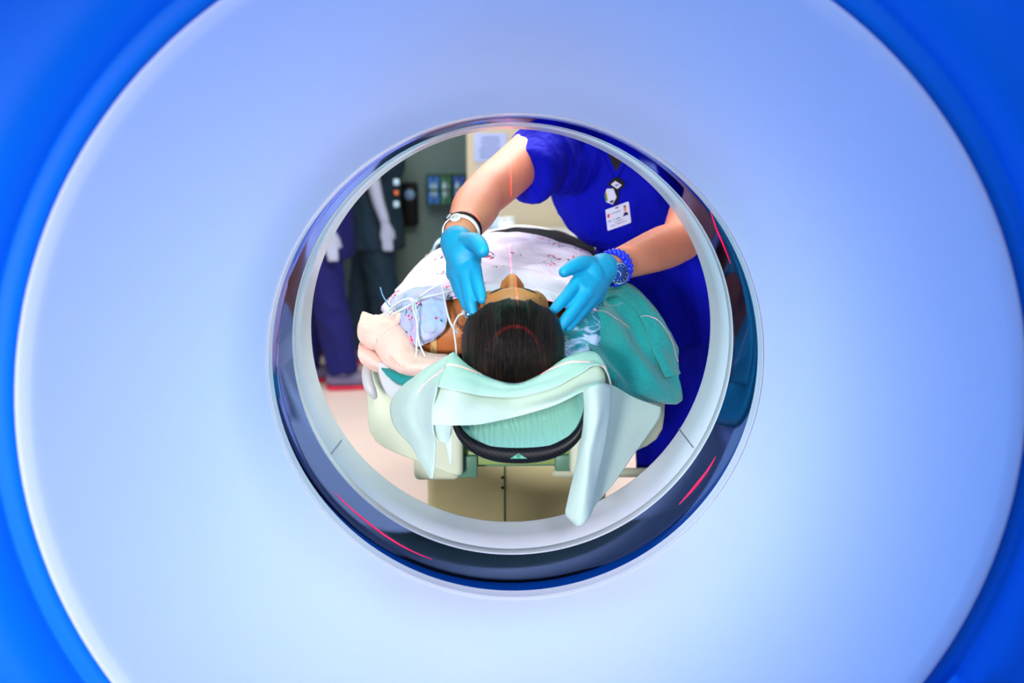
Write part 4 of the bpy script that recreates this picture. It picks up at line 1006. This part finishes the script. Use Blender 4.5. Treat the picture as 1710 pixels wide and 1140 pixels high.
# glove box rack
g0, g1 = at(715, 340, 5.99), at(778, 291, 5.99)
rk = thing('glove_box_rack', 'green wire rack holding glove boxes on the back wall', 'rack', (g0.x, 5.99, g0.z))
bm = bmesh.new()
for z in (g0.z, (g0.z+g1.z)/2, g1.z): tube_bm([(g0.x, 5.885, z), (g1.x, 5.885, z)], .006, 8, bm)
for k in range(7): x = g0.x+(g1.x-g0.x)*k/6; tube_bm([(x, 5.885, g0.z), (x, 5.885, g1.z)], .005, 8, bm); tube_bm([(x, 5.885, g0.z), (x, 5.999, g0.z)], .005, 8, bm)
mesh_obj('wire_frame', bm, mat('dark green wire', (16, 70, 40), .5), rk)
mesh_obj('back_plate', box_bm(g0.x, g1.x, 5.99, 6.0, g0.z, g1.z), mat('dark green plate', (20, 74, 52), .5), rk, smooth=False)
for k, (f0, f1, rgb, wd) in enumerate(((.04, .30, (40, 110, 200), 'blue glove box at the left end of the green rack'), (.36, .60, (60, 120, 90), 'green glove box in the middle of the wire rack'), (.66, .96, (50, 90, 190), 'blue glove box at the right end of the green rack'))):
    x0, x1 = g0.x+(g1.x-g0.x)*f0, g0.x+(g1.x-g0.x)*f1
    gbx = thing('glove_box', wd, 'box', ((x0+x1)/2, 5.94, g0.z), 'glove boxes in the wall rack')
    mesh_obj('carton', box_bm(x0, x1, 5.893, 5.985, g0.z+.007, g1.z-.01), mat('carton '+str(k), rgb, .5), gbx, smooth=False)
    mesh_obj('opening', ell_bm(((x0+x1)/2, 5.893, (g0.z+g1.z)/2), (.018, .004, .05)), M_paleblue, gbx)
# posted papers on the column
def paper(px0, py0, px1, py1, label, n):
    a, b = at(px0, py1, 5.196), at(px1, py0, 5.196)
    t = thing('notice', label, 'notice', (a.x, 5.19, a.z), 'notices on the wall')
    mesh_obj('sheet', box_bm(a.x, b.x, 5.194, 5.2, a.z, b.z), mat('pale blue paper', (176, 192, 228), .7), t, smooth=False)
    bm = bmesh.new()
    for k in range(n):
        z = b.z-(b.z-a.z)*(k+1.3)/(n+1.6); l = (b.x-a.x)*random.uniform(.5, .75)
        box_bm((a.x+b.x)/2-l/2, (a.x+b.x)/2+l/2, 5.1925, 5.1938, z-.004, z+.004, bm)
    mesh_obj('print', bm, mat('grey blue print', (110, 128, 180), .7), t, smooth=False)
paper(792, 222, 846, 270, 'large pale blue notice, upper of two on the cream wall', 6)
paper(798, 277, 836, 306, 'smaller pale blue notice, partly behind the raised forearm', 4)
# counter and bottles
ctx0 = at(806, 390, 4.7).x; ctz = at(840, 391, 4.72).z
ctr_ = thing('counter', 'pale counter against the cream wall behind the patient', 'counter', (ctx0, 4.9, 0))
mesh_obj('cabinet_body', box_bm(ctx0+.02, .45, 4.72, 5.15, 0, ctz-.035, bev=.004), M_wall_b, ctr_, smooth=False)
mesh_obj('worktop', box_bm(ctx0, .47, 4.70, 5.15, ctz-.035, ctz, bev=.006), M_lining, ctr_, smooth=False)
M_bottle = mat('pale blue bottle plastic', (200, 226, 234), .35)
for px, h, r, wd, cap in ((826, .085, .026, 'white squeeze bottle at the left of the counter group, dark blue cap', True), (839, .062, .030, 'wide white tub in the middle of the counter group', False), (851, .066, .028, 'wide white tub at the right of the counter group', False)):
    b = at(px, 388, 4.82); b.z = ctz
    t = thing('bottle', wd, 'bottle', b, 'bottles on the counter')
    mesh_obj('bottle_body', tube_bm([b, b+Vector((0, 0, h*.8)), b+Vector((0, 0, h*.92)), b+Vector((0, 0, h))], [r, r, r*.85, r*.5], 20, caps='flat'), M_bottle if cap else M_whiteplastic, t)
    mesh_obj('cap', tube_bm([b+Vector((0, 0, h)), b+Vector((0, 0, h+(.03 if cap else .012)))], r*.55 if cap else r*.9, 16, caps='flat'), M_ink if cap else M_whiteplastic, t)

# ------------------------------------------------------------------ positioning lasers in the bore
def laser(name, loc, planes, power, width):
    d = bpy.data.lights.new(name, 'POINT'); d.energy = power; d.color = (1.0, 0.02, 0.06); d.shadow_soft_size = 0.0
    d.use_nodes = True; t = d.node_tree; em = t.nodes['Emission']
    tc = t.nodes.new('ShaderNodeTexCoord'); last = None
    for nrm in planes:
        v = t.nodes.new('ShaderNodeVectorMath'); v.operation = 'DOT_PRODUCT'; v.inputs[1].default_value = nrm
        t.links.new(tc.outputs['Normal'], v.inputs[0])
        a = t.nodes.new('ShaderNodeMath'); a.operation = 'ABSOLUTE'; t.links.new(v.outputs['Value'], a.inputs[0])
        c = t.nodes.new('ShaderNodeMath'); c.operation = 'LESS_THAN'; c.inputs[1].default_value = width; t.links.new(a.outputs[0], c.inputs[0])
        if last:
            mx = t.nodes.new('ShaderNodeMath'); mx.operation = 'MAXIMUM'; t.links.new(last, mx.inputs[0]); t.links.new(c.outputs[0], mx.inputs[1]); last = mx.outputs[0]
        else: last = c.outputs[0]
    t.links.new(last, em.inputs['Strength'])
    o = bpy.data.objects.new(name, d); COL.objects.link(o); o.location = loc; return o
XL = at(862, 500, 1.55).x
laser('laser', (XL+.03, 1.4555, AXZ+.345), [(0, 1, 0)], 60, .004)
laser('laser', (XL, 1.70, AXZ+.36), [(1, 0, 0), (0, 1, 0)], 20, .0035)
laser('laser', (.33, 1.664, AXZ+.12), [(0, 1, 0)], 30, .0035)
laser('laser', (-.33, 1.66, AXZ+.08), [(0, 1, 0)], 5, .003)
